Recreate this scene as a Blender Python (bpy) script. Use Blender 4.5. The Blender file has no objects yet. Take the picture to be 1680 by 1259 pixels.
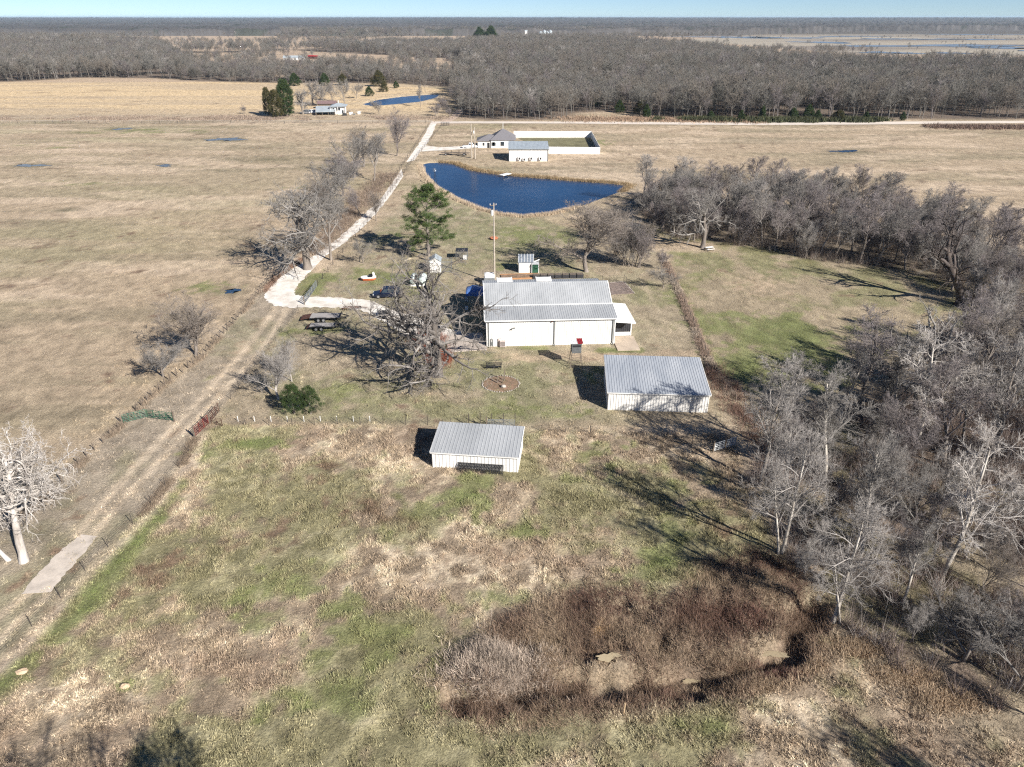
import bpy, math, random
import numpy as np
from mathutils import Vector, Matrix

# ------------------------------------------------------------------ camera, sky, sun
S = bpy.context.scene
COL = S.collection
CAM_H, PITCH, FPX = 48.0, math.radians(27.3), 1165.0
cam = bpy.data.cameras.new('camera'); cam_o = bpy.data.objects.new('camera', cam); COL.objects.link(cam_o)
cam_o.location = (0, 0, CAM_H); cam_o.rotation_euler = (math.pi/2 - PITCH, 0, 0)
cam.sensor_width = 36.0; cam.lens = 36.0*FPX/1680.0; cam.clip_end = 40000; cam.clip_start = 0.5
S.camera = cam_o
SUNV = Vector((1.13, -1.147, 1.0)).normalized()
W = bpy.data.worlds.new('World'); S.world = W; W.use_nodes = True
nt = W.node_tree; nt.nodes.clear()
sky = nt.nodes.new('ShaderNodeTexSky'); sky.sky_type = 'NISHITA'; sky.sun_disc = False
sky.sun_elevation = math.asin(SUNV.z); sky.sun_rotation = math.radians(135)
sky.air_density = 0.6; sky.dust_density = 0.0; sky.ozone_density = 5.0; sky.altitude = 1000
bg = nt.nodes.new('ShaderNodeBackground'); bg.inputs[1].default_value = 0.056
wo = nt.nodes.new('ShaderNodeOutputWorld')
nt.links.new(sky.outputs[0], bg.inputs[0]); nt.links.new(bg.outputs[0], wo.inputs[0])
sl = bpy.data.lights.new('sun', 'SUN'); sl.energy = 4.8; sl.angle = math.radians(0.5); sl.color = (1.0, 0.955, 0.89)
so = bpy.data.objects.new('sun', sl); COL.objects.link(so); so.location = (100, -100, 200)
so.rotation_euler = SUNV.to_track_quat('Z', 'Y').to_euler()
S.view_settings.view_transform = 'Standard'; S.view_settings.look = 'None'; S.view_settings.exposure = 0.92; S.view_settings.gamma = 1
S.cycles.max_bounces = 5; S.cycles.diffuse_bounces = 2; S.cycles.glossy_bounces = 2
S.cycles.transparent_max_bounces = 6; S.cycles.volume_bounces = 0; S.cycles.use_adaptive_sampling = True; S.cycles.adaptive_threshold = 0.02
S.cycles.use_denoising = False; S.cycles.pixel_filter_type = 'BLACKMAN_HARRIS'; S.cycles.filter_width = 1.25; S.cycles.sample_clamp_indirect = 4

# ------------------------------------------------------------------ helpers
cP, sP = math.cos(PITCH), math.sin(PITCH)
def G(px, py, z=0.0):                     # a spot on the ground, from where it is seen in the survey photograph
    u = (px-840)/FPX; v = (629.5-py)/FPX
    t = (z-CAM_H)/(-sP+v*cP)
    return (u*t, (cP+v*sP)*t)
def Gs(pts, z=0.0): return [G(p[0], p[1], z) for p in pts]

def hash2(ix, iy, seed):
    h = (ix.astype(np.int64)*374761393 + iy.astype(np.int64)*668265263 + seed*974634777) & 0xffffffff
    h = ((h ^ (h >> 13))*1274126177) & 0xffffffff
    h = (h ^ (h >> 16)) & 0xffffff
    return h/float(0xffffff)
def vnoise(x, y, s, seed=0):
    x = np.asarray(x, float)/s; y = np.asarray(y, float)/s
    ix = np.floor(x); iy = np.floor(y); fx = x-ix; fy = y-iy
    fx = fx*fx*(3-2*fx); fy = fy*fy*(3-2*fy)
    a = hash2(ix, iy, seed); b = hash2(ix+1, iy, seed); c = hash2(ix, iy+1, seed); d = hash2(ix+1, iy+1, seed)
    return (a*(1-fx)+b*fx)*(1-fy)+(c*(1-fx)+d*fx)*fy
def fbm(x, y, s, seed=0, o=4):
    r = 0; a = 0.5; t = 0
    for i in range(o):
        r = r + a*vnoise(x, y, s/(2.03**i), seed+i*17); t += a; a *= 0.55
    return r/t
def sstep(a, b, x):
    t = np.clip((x-a)/(b-a), 0, 1); return t*t*(3-2*t)
def inpoly(x, y, poly):
    x = np.asarray(x, float); y = np.asarray(y, float); r = np.zeros(x.shape, bool); n = len(poly)
    for i in range(n):
        x0, y0 = poly[i]; x1, y1 = poly[(i+1) % n]
        if y0 == y1: continue
        c = ((y0 > y) != (y1 > y)) & (x < (x1-x0)*(y-y0)/(y1-y0)+x0)
        r ^= c
    return r
def dline(x, y, pts, closed=False):
    x = np.asarray(x, float); y = np.asarray(y, float); d = np.full(x.shape, 1e9)
    pr = list(zip(pts, pts[1:] + ([pts[0]] if closed else []))) if closed else list(zip(pts, pts[1:]))
    for (x0, y0), (x1, y1) in pr:
        dx, dy = x1-x0, y1-y0; L = dx*dx+dy*dy+1e-9
        t = np.clip(((x-x0)*dx+(y-y0)*dy)/L, 0, 1)
        d = np.minimum(d, np.hypot(x-x0-t*dx, y-y0-t*dy))
    return d
def pmask(x, y, poly, w):                 # 1 inside a polygon, fading over w metres either side of its edge
    d = dline(x, y, poly, True); s = np.where(inpoly(x, y, poly), d, -d)
    return sstep(-w, w, s)

def mesh_np(name, V, F, mat, col=None, smooth=False):
    V = np.asarray(V, np.float32); F = np.asarray(F, np.int32); k = F.shape[1]
    me = bpy.data.meshes.new(name); me.vertices.add(len(V)); me.vertices.foreach_set('co', V.ravel())
    me.loops.add(F.size); me.loops.foreach_set('vertex_index', F.ravel())
    me.polygons.add(len(F)); me.polygons.foreach_set('loop_start', np.arange(0, F.size, k, dtype=np.int32))
    try: me.polygons.foreach_set('loop_total', np.full(len(F), k, np.int32))
    except Exception: pass
    if col is not None:
        a = me.color_attributes.new('tone', 'FLOAT_COLOR', 'POINT')
        c = np.ones((len(V), 4), np.float32); c[:, :3] = col; a.data.foreach_set('color', c.ravel())
    me.update(calc_edges=True); me.validate()
    if smooth: me.polygons.foreach_set('use_smooth', np.ones(len(F), bool))
    if mat: me.materials.append(mat)
    return me
def link(name, data, parent=None, loc=(0, 0, 0), rz=0.0, sc=None):
    o = bpy.data.objects.new(name, data); COL.objects.link(o); o.location = loc; o.rotation_euler = (0, 0, rz)
    if sc: o.scale = sc if hasattr(sc, '__len__') else (sc, sc, sc)
    if parent: o.parent = parent
    return o
def tag(o, label=None, cat=None, group=None, kind=None):
    if label: o['label'] = label
    if cat: o['category'] = cat
    if group: o['group'] = group
    if kind: o['kind'] = kind
    return o
def thing(name, label, cat, loc=(0, 0, 0), rz=0.0, group=None):
    return tag(link(name, None, None, loc, rz), label, cat, group)

class MB:
    def __init__(s): s.v = []; s.f = []
    def add(s, vs, fs):
        n = len(s.v); s.v += [tuple(p) for p in vs]; s.f += [tuple(i+n for i in f) for f in fs]; return s
    def hexa(s, p):                       # 8 corners: bottom ring then top ring, counter-clockwise
        return s.add(p, [(3, 2, 1, 0), (4, 5, 6, 7), (0, 1, 5, 4), (1, 2, 6, 5), (2, 3, 7, 6), (3, 0, 4, 7)])
    def box(s, c, d, rz=0.0):
        x, y, z = d[0]/2, d[1]/2, d[2]/2; ca, sa = math.cos(rz), math.sin(rz)
        q = [(-x, -y), (x, -y), (x, y), (-x, y)]
        P = [(c[0]+a*ca-b*sa, c[1]+a*sa+b*ca, c[2]+k) for k in (-z, z) for a, b in q]
        return s.hexa(P)
    def bar(s, a, b, w, h=None):          # a square bar from a to b
        a = Vector(a); b = Vector(b); d = (b-a)
        if d.length < 1e-6: return s
        d.normalize(); up = Vector((0, 0, 1)) if abs(d.z) < 0.95 else Vector((1, 0, 0))
        u = d.cross(up).normalized(); v = u.cross(d).normalized(); h = h or w
        P = [p+u*i*w/2+v*j*h/2 for p in (a, b) for i, j in ((-1, -1), (1, -1), (1, 1), (-1, 1))]
        return s.hexa(P)
    def tube(s, pts, r, k=8, cap=True):
        pts = [Vector(p) for p in pts]; n = len(pts); rs = r if hasattr(r, '__len__') else [r]*n
        base = len(s.v); u = None
        for i, p in enumerate(pts):
            d = (pts[min(i+1, n-1)]-pts[max(i-1, 0)]).normalized()
            if u is None: u = d.cross(Vector((0, 0, 1)) if abs(d.z) < 0.9 else Vector((1, 0, 0))).normalized()
            else: u = (u-d*u.dot(d)).normalized()
            v = d.cross(u)
            for j in range(k):
                a = 2*math.pi*j/k; s.v.append(tuple(p+(u*math.cos(a)+v*math.sin(a))*rs[i]))
        for i in range(n-1):
            for j in range(k):
                a = base+i*k+j; b = base+i*k+(j+1) % k; s.f.append((a, b, b+k, a+k))
        if cap:
            s.f.append(tuple(base+j for j in reversed(range(k)))); s.f.append(tuple(base+(n-1)*k+j for j in range(k)))
        return s
    def prism(s, poly, x0, x1, ax='x'):   # profile of (y,z) extruded along x (or (x,z) along y, or (x,y) along z)
        n = len(poly)
        def P(a, q): return (a, q[0], q[1]) if ax == 'x' else ((q[0], a, q[1]) if ax == 'y' else (q[0], q[1], a))
        return s.add([P(x0, q) for q in poly]+[P(x1, q) for q in poly],
                     [tuple(range(n))[::-1], tuple(range(n, 2*n))]+[(i, (i+1) % n, n+(i+1) % n, n+i) for i in range(n)])
    def ell(s, c, r, k=12, m=8, jit=0.0, rng=None):
        base = len(s.v)
        for i in range(m+1):
            th = math.pi*i/m
            for j in range(k):
                ph = 2*math.pi*j/k; q = 1+(rng.uniform(-jit, jit) if rng else 0)
                s.v.append((c[0]+r[0]*q*math.sin(th)*math.cos(ph), c[1]+r[1]*q*math.sin(th)*math.sin(ph), c[2]+r[2]*q*math.cos(th)))
        for i in range(m):
            for j in range(k):
                a = base+i*k+j; b = base+i*k+(j+1) % k; s.f.append((a, a+k, b+k, b))
        return s
    def build(s, name, mat, parent=None, loc=(0, 0, 0), bevel=0.0, smooth=False, origin=None):
        me = bpy.data.meshes.new(name)
        vs = s.v if origin is None else [(a-origin[0], b-origin[1], c-origin[2]) for a, b, c in s.v]
        me.from_pydata(vs, [], s.f); me.update()
        import bmesh
        bm = bmesh.new(); bm.from_mesh(me); bmesh.ops.recalc_face_normals(bm, faces=bm.faces); bm.to_mesh(me); bm.free()
        if smooth: me.polygons.foreach_set('use_smooth', [True]*len(me.polygons))
        me.materials.append(mat); o = link(name, me, parent, loc)
        if bevel: m = o.modifiers.new('bevel', 'BEVEL'); m.width = bevel; m.segments = 2; m.limit_method = 'ANGLE'
        return o

# ------------------------------------------------------------------ materials
def nmat(name):
    m = bpy.data.materials.new(name); m.use_nodes = True; n = m.node_tree; n.nodes.clear()
    b = n.nodes.new('ShaderNodeBsdfPrincipled'); o = n.nodes.new('ShaderNodeOutputMaterial'); n.links.new(b.outputs[0], o.inputs[0])
    return m, n, b
def mat(name, c, rough=0.7, metal=0.0, var=0.12, scale=1.5, spec=0.3, c2=None, bump=0.0, bscale=20.0, stretch=None):
    m, n, b = nmat(name); b.inputs['Roughness'].default_value = rough; b.inputs['Metallic'].default_value = metal
    b.inputs['Specular IOR Level'].default_value = spec
    g = n.nodes.new('ShaderNodeTexCoord'); mp = n.nodes.new('ShaderNodeMapping')
    if stretch: mp.inputs['Scale'].default_value = stretch
    n.links.new(g.outputs['Object'], mp.inputs[0])
    no = n.nodes.new('ShaderNodeTexNoise'); no.inputs['Scale'].default_value = scale; no.inputs['Detail'].default_value = 6
    no.inputs['Roughness'].default_value = 0.65
    n.links.new(mp.outputs[0], no.inputs['Vector'])
    r = n.nodes.new('ShaderNodeValToRGB'); lo = c2 or tuple(x*(1-var*2) for x in c)
    r.color_ramp.elements[0].position = 0.32; r.color_ramp.elements[1].position = 0.68
    r.color_ramp.elements[0].color = (*lo, 1); r.color_ramp.elements[1].color = (*[min(1, x*(1+var*0.6)) for x in c], 1)
    n.links.new(no.outputs[0], r.inputs[0]); n.links.new(r.outputs[0], b.inputs['Base Color'])
    if bump:
        n2 = n.nodes.new('ShaderNodeTexNoise'); n2.inputs['Scale'].default_value = bscale; n.links.new(mp.outputs[0], n2.inputs['Vector'])
        bp = n.nodes.new('ShaderNodeBump'); bp.inputs['Strength'].default_value = bump; bp.inputs['Distance'].default_value = 0.05
        n.links.new(n2.outputs[0], bp.inputs['Height']); n.links.new(bp.outputs[0], b.inputs['Normal'])
    return m
def attr_mat(name, rough=0.9, fine=0.35, fscale=3.0, bump=0.0, bscale=4.0, coarse=0.0, cscale=.3):
    m, n, b = nmat(name); b.inputs['Roughness'].default_value = rough; b.inputs['Specular IOR Level'].default_value = 0.08
    a = n.nodes.new('ShaderNodeVertexColor'); a.layer_name = 'tone'
    geo = n.nodes.new('ShaderNodeNewGeometry')
    no = n.nodes.new('ShaderNodeTexNoise'); no.inputs['Scale'].default_value = fscale; no.inputs['Detail'].default_value = 5; no.inputs['Roughness'].default_value = 0.7
    n.links.new(geo.outputs['Position'], no.inputs['Vector'])
    mr = n.nodes.new('ShaderNodeMapRange'); mr.inputs[1].default_value = 0.25; mr.inputs[2].default_value = 0.75
    mr.inputs[3].default_value = 1-fine; mr.inputs[4].default_value = 1+fine; n.links.new(no.outputs[0], mr.inputs[0])
    mx = n.nodes.new('ShaderNodeVectorMath'); mx.operation = 'SCALE'
    n.links.new(a.outputs[0], mx.inputs[0]); n.links.new(mr.outputs[0], mx.inputs['Scale']); src = mx.outputs[0]
    if coarse:                            # broad mottling with a grain that stays visible far off, drawn out along the mowing
        mp = n.nodes.new('ShaderNodeMapping'); mp.inputs['Rotation'].default_value = (0, 0, .6); mp.inputs['Scale'].default_value = (1.0, .55, 1); n.links.new(geo.outputs['Position'], mp.inputs[0])
        nc = n.nodes.new('ShaderNodeTexNoise'); nc.inputs['Scale'].default_value = cscale; nc.inputs['Detail'].default_value = 9; nc.inputs['Roughness'].default_value = .78; n.links.new(mp.outputs[0], nc.inputs['Vector'])
        m2 = n.nodes.new('ShaderNodeMapRange'); m2.inputs[1].default_value = .32; m2.inputs[2].default_value = .68; m2.inputs[3].default_value = 1-coarse; m2.inputs[4].default_value = 1+coarse; n.links.new(nc.outputs[0], m2.inputs[0])
        x2 = n.nodes.new('ShaderNodeVectorMath'); x2.operation = 'SCALE'; n.links.new(src, x2.inputs[0]); n.links.new(m2.outputs[0], x2.inputs['Scale']); src = x2.outputs[0]
    n.links.new(src, b.inputs['Base Color'])
    if bump:
        n2 = n.nodes.new('ShaderNodeTexNoise'); n2.inputs['Scale'].default_value = bscale; n2.inputs['Detail'].default_value = 6; n2.inputs['Roughness'].default_value = 0.75
        n.links.new(geo.outputs['Position'], n2.inputs['Vector'])
        bp = n.nodes.new('ShaderNodeBump'); bp.inputs['Strength'].default_value = bump; bp.inputs['Distance'].default_value = 0.25
        n.links.new(n2.outputs[0], bp.inputs['Height']); n.links.new(bp.outputs[0], b.inputs['Normal'])
    return m
M = {}
M['white_wall'] = mat('white_painted_siding', (.80, .78, .73), .55, 0, .05, .35, stretch=(1, 1, .25))
M['cream_wall'] = mat('cream_painted_siding', (.76, .735, .69), .55, 0, .09, .6, stretch=(1, 1, .25))
M['trim'] = mat('white_trim', (.82, .81, .78), .5, 0, .04)
M['roof'] = mat('galvanised_roof', (.46, .47, .475), .48, .2, .10, .30, spec=.4, c2=(.36, .372, .38), stretch=(1, .3, 1))
M['roof_old'] = mat('weathered_galvanised_roof', (.47, .49, .515), .48, .2, .10, .35, spec=.4, c2=(.34, .37, .41), stretch=(1, .3, 1))
M['gutter'] = mat('grey_gutter', (.16, .17, .17), .5, .2)
M['dark'] = mat('dark_grey_paint', (.03, .03, .032), .5)
M['black'] = mat('black_rubber', (.014, .014, .015), .75, bump=.2)
M['screen'] = mat('dark_screen_wall', (.045, .045, .05), .5, 0, .2, 4)
M['glass'] = mat('window_glass', (.03, .04, .05), .08, 0, .1, spec=.8)
M['concrete'] = mat('concrete', (.50, .43, .37), .9, 0, .12, .9, bump=.2)
M['slab'] = mat('old_concrete', (.56, .49, .42), .9, 0, .14, .8, bump=.4, bscale=6)
M['wood'] = mat('weathered_wood', (.20, .16, .125), .9, 0, .3, 3, bump=.4)
M['deck'] = mat('grey_deck_boards', (.34, .32, .31), .85, 0, .2, 2.5, stretch=(.3, 3, 1))
M['rust'] = mat('rusty_steel', (.12, .055, .04), .8, .1, .3, 3)
M['post'] = mat('steel_post', (.09, .075, .065), .7, .2)
M['wire'] = mat('fence_wire', (.22, .21, .20), .5, .7)
M['green_paint'] = mat('green_gate_paint', (.045, .12, .075), .5)
M['red_paint'] = mat('red_gate_paint', (.22, .05, .04), .5, 0, .25, 1.5)
M['grey_paint'] = mat('grey_galvanised_tube', (.33, .35, .36), .45, .5)
M['pale_paint'] = mat('pale_gate_paint', (.62, .63, .62), .5)
M['blue_tarp'] = mat('blue_tarp', (.05, .14, .42), .45, 0, .25, 1.6, c2=(.09, .14, .26), bump=.4, bscale=3)
M['shingle'] = mat('grey_shingles', (.20, .19, .20), .85, 0, .15, 3)
M['tin_pale'] = mat('pale_tin_roof', (.50, .55, .57), .4, .3, .08, .4)
M['tank'] = mat('pale_green_tank_paint', (.55, .62, .58), .4, 0, .08, 1)
M['orange'] = mat('faded_orange_plastic', (.62, .17, .07), .5)
M['car_dark'] = mat('dark_blue_car_paint', (.012, .018, .04), .22, .3, .1, spec=.7)
M['car_white'] = mat('white_car_paint', (.78, .78, .77), .3, 0, .03, spec=.6)
M['car_silver'] = mat('silver_car_paint', (.45, .46, .48), .3, .5, .03, spec=.6)
M['rim'] = mat('wheel_rim', (.45, .45, .46), .35, .6)
M['lamp'] = mat('lamp_lens', (.75, .75, .74), .15, 0, .03, spec=.8)
M['tail'] = mat('tail_lens', (.4, .02, .015), .25)
M['red_mulch'] = mat('reddish_mulch', (.27, .17, .115), .95, 0, .35, 1.6, c2=(.13, .10, .065), bump=.8, bscale=9)
M['stone'] = mat('pale_edging_stone', (.42, .38, .34), .9, 0, .2, 4)
M['red_tin'] = mat('red_tin', (.36, .03, .035), .45, .1, .15)
M['gravelbed'] = mat('brown_gravel', (.27, .21, .18), .95, 0, .3, 2.2, bump=.6, bscale=8)
M['bin_blue'] = mat('pale_blue_drum', (.40, .47, .50), .5)
M['bark'] = mat('grey_brown_bark', (.25, .215, .185), .95, 0, .25, 1.2, spec=.1, bump=.6, bscale=8, stretch=(1, 1, .25))
M['oak_bark'] = mat('furrowed_oak_bark', (.17, .148, .13), .95, 0, .3, 1.2, spec=.1, bump=.9, bscale=7, stretch=(1, 1, .25))
M['bark_dark'] = mat('dark_oak_bark', (.095, .078, .068), .95, 0, .3, 1.2, spec=.1, bump=.6, bscale=8, stretch=(1, 1, .25))
M['bark_white'] = mat('bleached_bark', (.60, .56, .515), .85, 0, .16, 1.3, spec=.15, bump=.8, bscale=7, c2=(.26, .225, .195), stretch=(1, 1, .3))
M['bark_pale'] = mat('pale_sycamore_bark', (.56, .52, .46), .85, 0, .2, .9, spec=.15, c2=(.24, .20, .16), stretch=(1, 1, .4))
M['twig'] = mat('grey_twigs', (.29, .268, .245), .95, 0, .22, .35, spec=.1)
M['twig_pale'] = mat('pale_twigs', (.37, .34, .312), .9, 0, .22, .4, spec=.1)
M['twig_brown'] = mat('brown_twigs', (.27, .232, .20), .95, 0, .22, .35, spec=.1)
M['twig_mauve'] = mat('mauve_twigs', (.28, .245, .235), .95, 0, .2, .35, spec=.1)
M['forest_a'] = mat('forest_twigs_grey', (.235, .22, .196), .95, 0, .22, .05, spec=.1)
M['forest_b'] = mat('forest_twigs_brown', (.225, .198, .168), .95, 0, .22, .05, spec=.1)
M['forest_c'] = mat('forest_twigs_mauve', (.225, .198, .19), .95, 0, .22, .05, spec=.1)
M['forest_d'] = mat('forest_twigs_dark', (.165, .155, .135), .95, 0, .22, .05, spec=.1)
M['twig_dark'] = mat('dark_twigs', (.105, .088, .08), .95, 0, .2, .4, spec=.1)
M['twig_lichen'] = mat('lichened_twigs', (.26, .24, .22), .95, 0, .4, .45, spec=.1, c2=(.09, .075, .066))
M['needles'] = mat('pine_needles', (.098, .130, .042), .8, 0, .35, .9, spec=.15, c2=(.035, .062, .022))
M['cedar'] = mat('cedar_foliage', (.055, .078, .028), .85, 0, .4, .8, spec=.1, c2=(.018, .032, .013))
M['cedar_brown'] = mat('bronzed_cedar_foliage', (.085, .070, .030), .85, 0, .4, .8, spec=.1, c2=(.028, .036, .014))
M['rustleaf'] = mat('rusty_dead_leaves', (.26, .10, .06), .9, 0, .3, 2)

# water: dark blue body with a ruffled surface
def water(name, c, rough, bscale, bstr):
    m, n, b = nmat(name); b.inputs['Base Color'].default_value = (*c, 1); b.inputs['Roughness'].default_value = rough
    b.inputs['Specular IOR Level'].default_value = 0.5; b.inputs['IOR'].default_value = 1.33
    g = n.nodes.new('ShaderNodeNewGeometry')
    nw = n.nodes.new('ShaderNodeTexNoise'); nw.inputs['Scale'].default_value = .035; nw.inputs['Detail'].default_value = 4; n.links.new(g.outputs['Position'], nw.inputs['Vector'])
    rw = n.nodes.new('ShaderNodeValToRGB'); rw.color_ramp.elements[0].position = .35; rw.color_ramp.elements[1].position = .65; rw.color_ramp.elements[0].color = (*[q*.75 for q in c], 1); rw.color_ramp.elements[1].color = (min(.5, c[0]*1.35), c[1]*1.3, c[2]*1.2, 1)
    n.links.new(nw.outputs[0], rw.inputs[0]); n.links.new(rw.outputs[0], b.inputs['Base Color'])
    no = n.nodes.new('ShaderNodeTexNoise'); no.inputs['Scale'].default_value = bscale; no.inputs['Detail'].default_value = 5
    n.links.new(g.outputs['Position'], no.inputs['Vector'])
    bp = n.nodes.new('ShaderNodeBump'); bp.inputs['Strength'].default_value = bstr; bp.inputs['Distance'].default_value = 0.3
    n.links.new(no.outputs[0], bp.inputs['Height']); n.links.new(bp.outputs[0], b.inputs['Normal'])
    return m
M['pond'] = water('pond_water', (.009, .036, .095), .22, .22, .16)
M['marsh'] = water('marsh_water', (.17, .21, .26), .3, .3, .25)
M['pool'] = water('field_pool_water', (.02, .045, .09), .25, 1.2, .35)
M['puddle'] = water('shallow_puddle_water', (.13, .145, .155), .3, 1.5, .3)
M['mud_water'] = water('muddy_water', (.36, .30, .205), .25, 2, .1)
# ------------------------------------------------------------------ layout of the land (all spots on the ground)
POND = Gs([(688,270),(700,267),(722,266),(745,268),(775,279),(830,287),(880,291),(940,296),(1000,300),(1034,304),(1020,315),(985,328),(950,341),(905,352),(860,357),(820,353),(790,345),(750,329),(715,309),(695,288)])
POND2 = Gs([(592,171),(620,163.5),(660,158.5),(700,155.5),(722,155.5),(718,160),(690,167),(640,172),(610,174)])
CREEK = Gs([(745,1142),(800,1150),(850,1142),(900,1120),(950,1122),(1000,1128),(1060,1120),(1130,1112),(1200,1105),(1260,1090),(1300,1060),(1322,1025),(1332,985)])
BRUSH = Gs([(752,1130),(770,1080),(800,1045),(860,1008),(920,985),(980,970),(1060,975),(1110,985),(1160,930),(1230,905),(1290,925),(1345,985),(1330,1060),(1290,1110),(1180,1125),(1080,1150),(980,1175),(860,1180),(760,1160)])
GROVE = Gs([(1700,560),(1560,612),(1450,655),(1330,705),(1250,745),(1228,790),(1260,860),(1300,930),(1370,1010),(1450,1090),(1560,1140),(1720,1200),(1850,900),(1850,620)])
BAND = Gs([(1040,325),(1200,335),(1350,350),(1500,375),(1700,430),(1700,555),(1590,500),(1530,462),(1470,442),(1330,428),(1240,408),(1110,392),(1065,372)])
YARD = Gs([(520,470),(600,390),(700,300),(900,365),(1085,415),(1150,560),(1200,690),(820,697),(345,692),(500,495)])
RPAST = Gs([(1090,415),(1240,400),(1500,440),(1640,540),(1450,610),(1230,700),(1150,560)])
NEAR = Gs([(345,694),(1195,712),(1260,860),(1340,1000),(1450,1100),(1700,1240),(1900,1500),(-400,1500),(0,1090),(230,850)])
LANE = Gs([(345,690),(500,495),(450,455),(330,590),(205,690),(150,745),(0,830),(-300,1050),(0,1085),(230,850)])
RWOOD = Gs([(748,150),(745,192),(800,198),(930,196),(945,186),(1020,182),(1060,192),(1150,196),(1300,195),(1450,196),(1680,196),(2300,196)])+Gs([(2300,94),(1680,93),(1400,91),(1230,77),(1110,68),(1000,60),(860,56),(765,60)], 16)+Gs([(765,97)])
LWOOD = Gs([(-900,136),(0,135),(60,133),(130,128),(250,129),(305,132)])+Gs([(305,82),(250,62),(0,54),(-900,54)], 15)
LWOOD2 = Gs([(300,132),(330,134),(480,137),(560,136),(660,138),(745,144)])+Gs([(765,112),(720,109),(640,107),(560,106),(457,109),(400,100),(330,99),(300,84)], 9)
MWOOD = Gs([(300,88),(400,86),(455,80),(530,86),(640,91),(700,95),(765,97)])+Gs([(765,63),(640,62),(455,70),(300,71)], 12)
UWOOD = Gs([(-900,57),(250,53),(455,53),(470,63),(640,60),(765,57),(1100,57),(1100,53.5),(-900,53.5)])
FARFIELD = Gs([(-900,197),(735,196),(745,150),(660,138),(480,137),(330,134),(250,128),(130,127),(60,132),(-900,136)])
MARSH = Gs([(1110,67),(1240,57),(1420,51.5),(1680,50),(2600,50),(2600,92),(1680,92),(1400,89),(1230,75)])
BANDLOW = Gs([(1065,372),(1110,392),(1240,408),(1330,428),(1470,442),(1530,462),(1590,500),(1700,560)])
def el(x, y, cx, cy, rx, ry):             # soft blob given by its outline seen on the ground
    X, Y = G(cx, cy); RX = abs(G(cx+rx, cy)[0]-X); Y0 = G(cx, cy+ry)[1]; Y1 = G(cx, cy-ry)[1]; RY = abs(Y1-Y0)/2; Y = (Y0+Y1)/2
    return np.exp(-(((x-X)/RX)**2+((y-Y)/RY)**2)*0.9)
GREENS = [(430,727,60,9,.9),(760,820,90,38,.62),(858,872,32,14,1),(330,735,40,20,.5),(490,960,110,45,.55),(420,1010,90,40,.72),(480,1075,60,30,.6),(560,1010,60,50,.7),
 (640,1080,50,60,.6),(980,780,60,30,.5),(1085,918,45,26,1),(1008,936,28,9,.8),(900,1185,55,16,.62),(1170,1190,60,18,.6),(560,1150,70,40,.6),(690,1170,50,22,.55),(205,1128,14,9,1),
 (830,985,40,28,.6),(720,1080,40,40,.6),(640,455,55,16,.95),(515,465,36,22,.9),(590,445,40,12,.7),(700,480,30,10,.5),(870,388,60,18,.8),(870,670,110,22,.5),(1000,620,60,20,.35),
 (1290,560,120,50,1.15),(1240,610,80,34,1.1),(1130,510,25,50,.7),(1160,545,30,60,.55),(1150,480,30,50,.35),(1225,520,60,20,.6),(1120,430,26,18,.4),(820,440,18,9,.9),(1020,575,40,4,1),(840,572,60,4,.8),
 (560,650,60,25,.4),(330,620,30,20,.3),(520,545,50,8,.9),(1010,740,70,22,.35),(1100,870,50,30,.4),(1400,540,60,25,.7),(1120,800,60,40,.4),(380,1120,60,30,.45),(620,880,50,20,.3),
 (250,215,120,5,.5),(120,300,90,6,.35),(60,240,60,6,.4),(350,470,60,14,.35),(1080,330,20,10,.5),(940,232,60,7,.6),(500,310,60,8,.3),(450,1160,80,30,.5),(1260,735,40,10,.4),(640,730,60,8,.2)]
REDS = [(545,765,28,9,.8),(360,900,110,45,.5),(620,850,60,30,.35),(310,935,60,25,.5),(700,720,40,20,.4),(480,800,60,30,.35),(620,1050,60,35,.5),(600,990,40,20,.5),(1160,800,80,50,.35),(650,1210,60,30,.4),
 (1200,850,60,40,.55),(740,660,60,18,.4),(960,960,60,18,.25),(1170,930,60,30,.6),(800,1200,50,20,.35)]
TANS = [(930,585,230,9,.8),(1130,580,60,9,.9),(690,640,55,14,.55),(380,600,22,60,.5),(830,900,110,26,.6),(930,755,60,18,.6),(330,730,50,16,.4),(700,830,40,20,.3),(270,1000,50,28,.5),(1250,470,80,30,.6),(1400,520,120,20,.5),(1130,470,20,40,.5),(980,880,70,20,.4)]
LTRACK = [Gs([(455,500),(430,540),(380,600),(330,655),(270,715),(200,790),(150,850),(125,880)]), Gs([(470,508),(440,560),(395,612),(345,665),(290,725),(225,795),(175,850),(150,880)]),
          Gs([(45,975),(0,1010),(-60,1060)]), Gs([(80,975),(30,1020),(-40,1090)])]
TRACKS = [Gs([(1025,470),(1045,500),(1065,535),(1080,565)]), Gs([(1050,455),(1075,500),(1100,545),(1120,575)]), Gs([(1400,1100),(1250,1130),(1050,1170),(860,1190),(600,1190)]), Gs([(860,740),(1000,800),(1060,830)])]
RGREENLINE = Gs([(0,1130),(60,1070),(110,1020),(170,950),(240,870),(300,790)])
BARELINE = Gs([(0,1100),(60,1040),(130,960),(240,850),(310,760),(335,715)])
def C3(a): return np.array(a, float)
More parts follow.
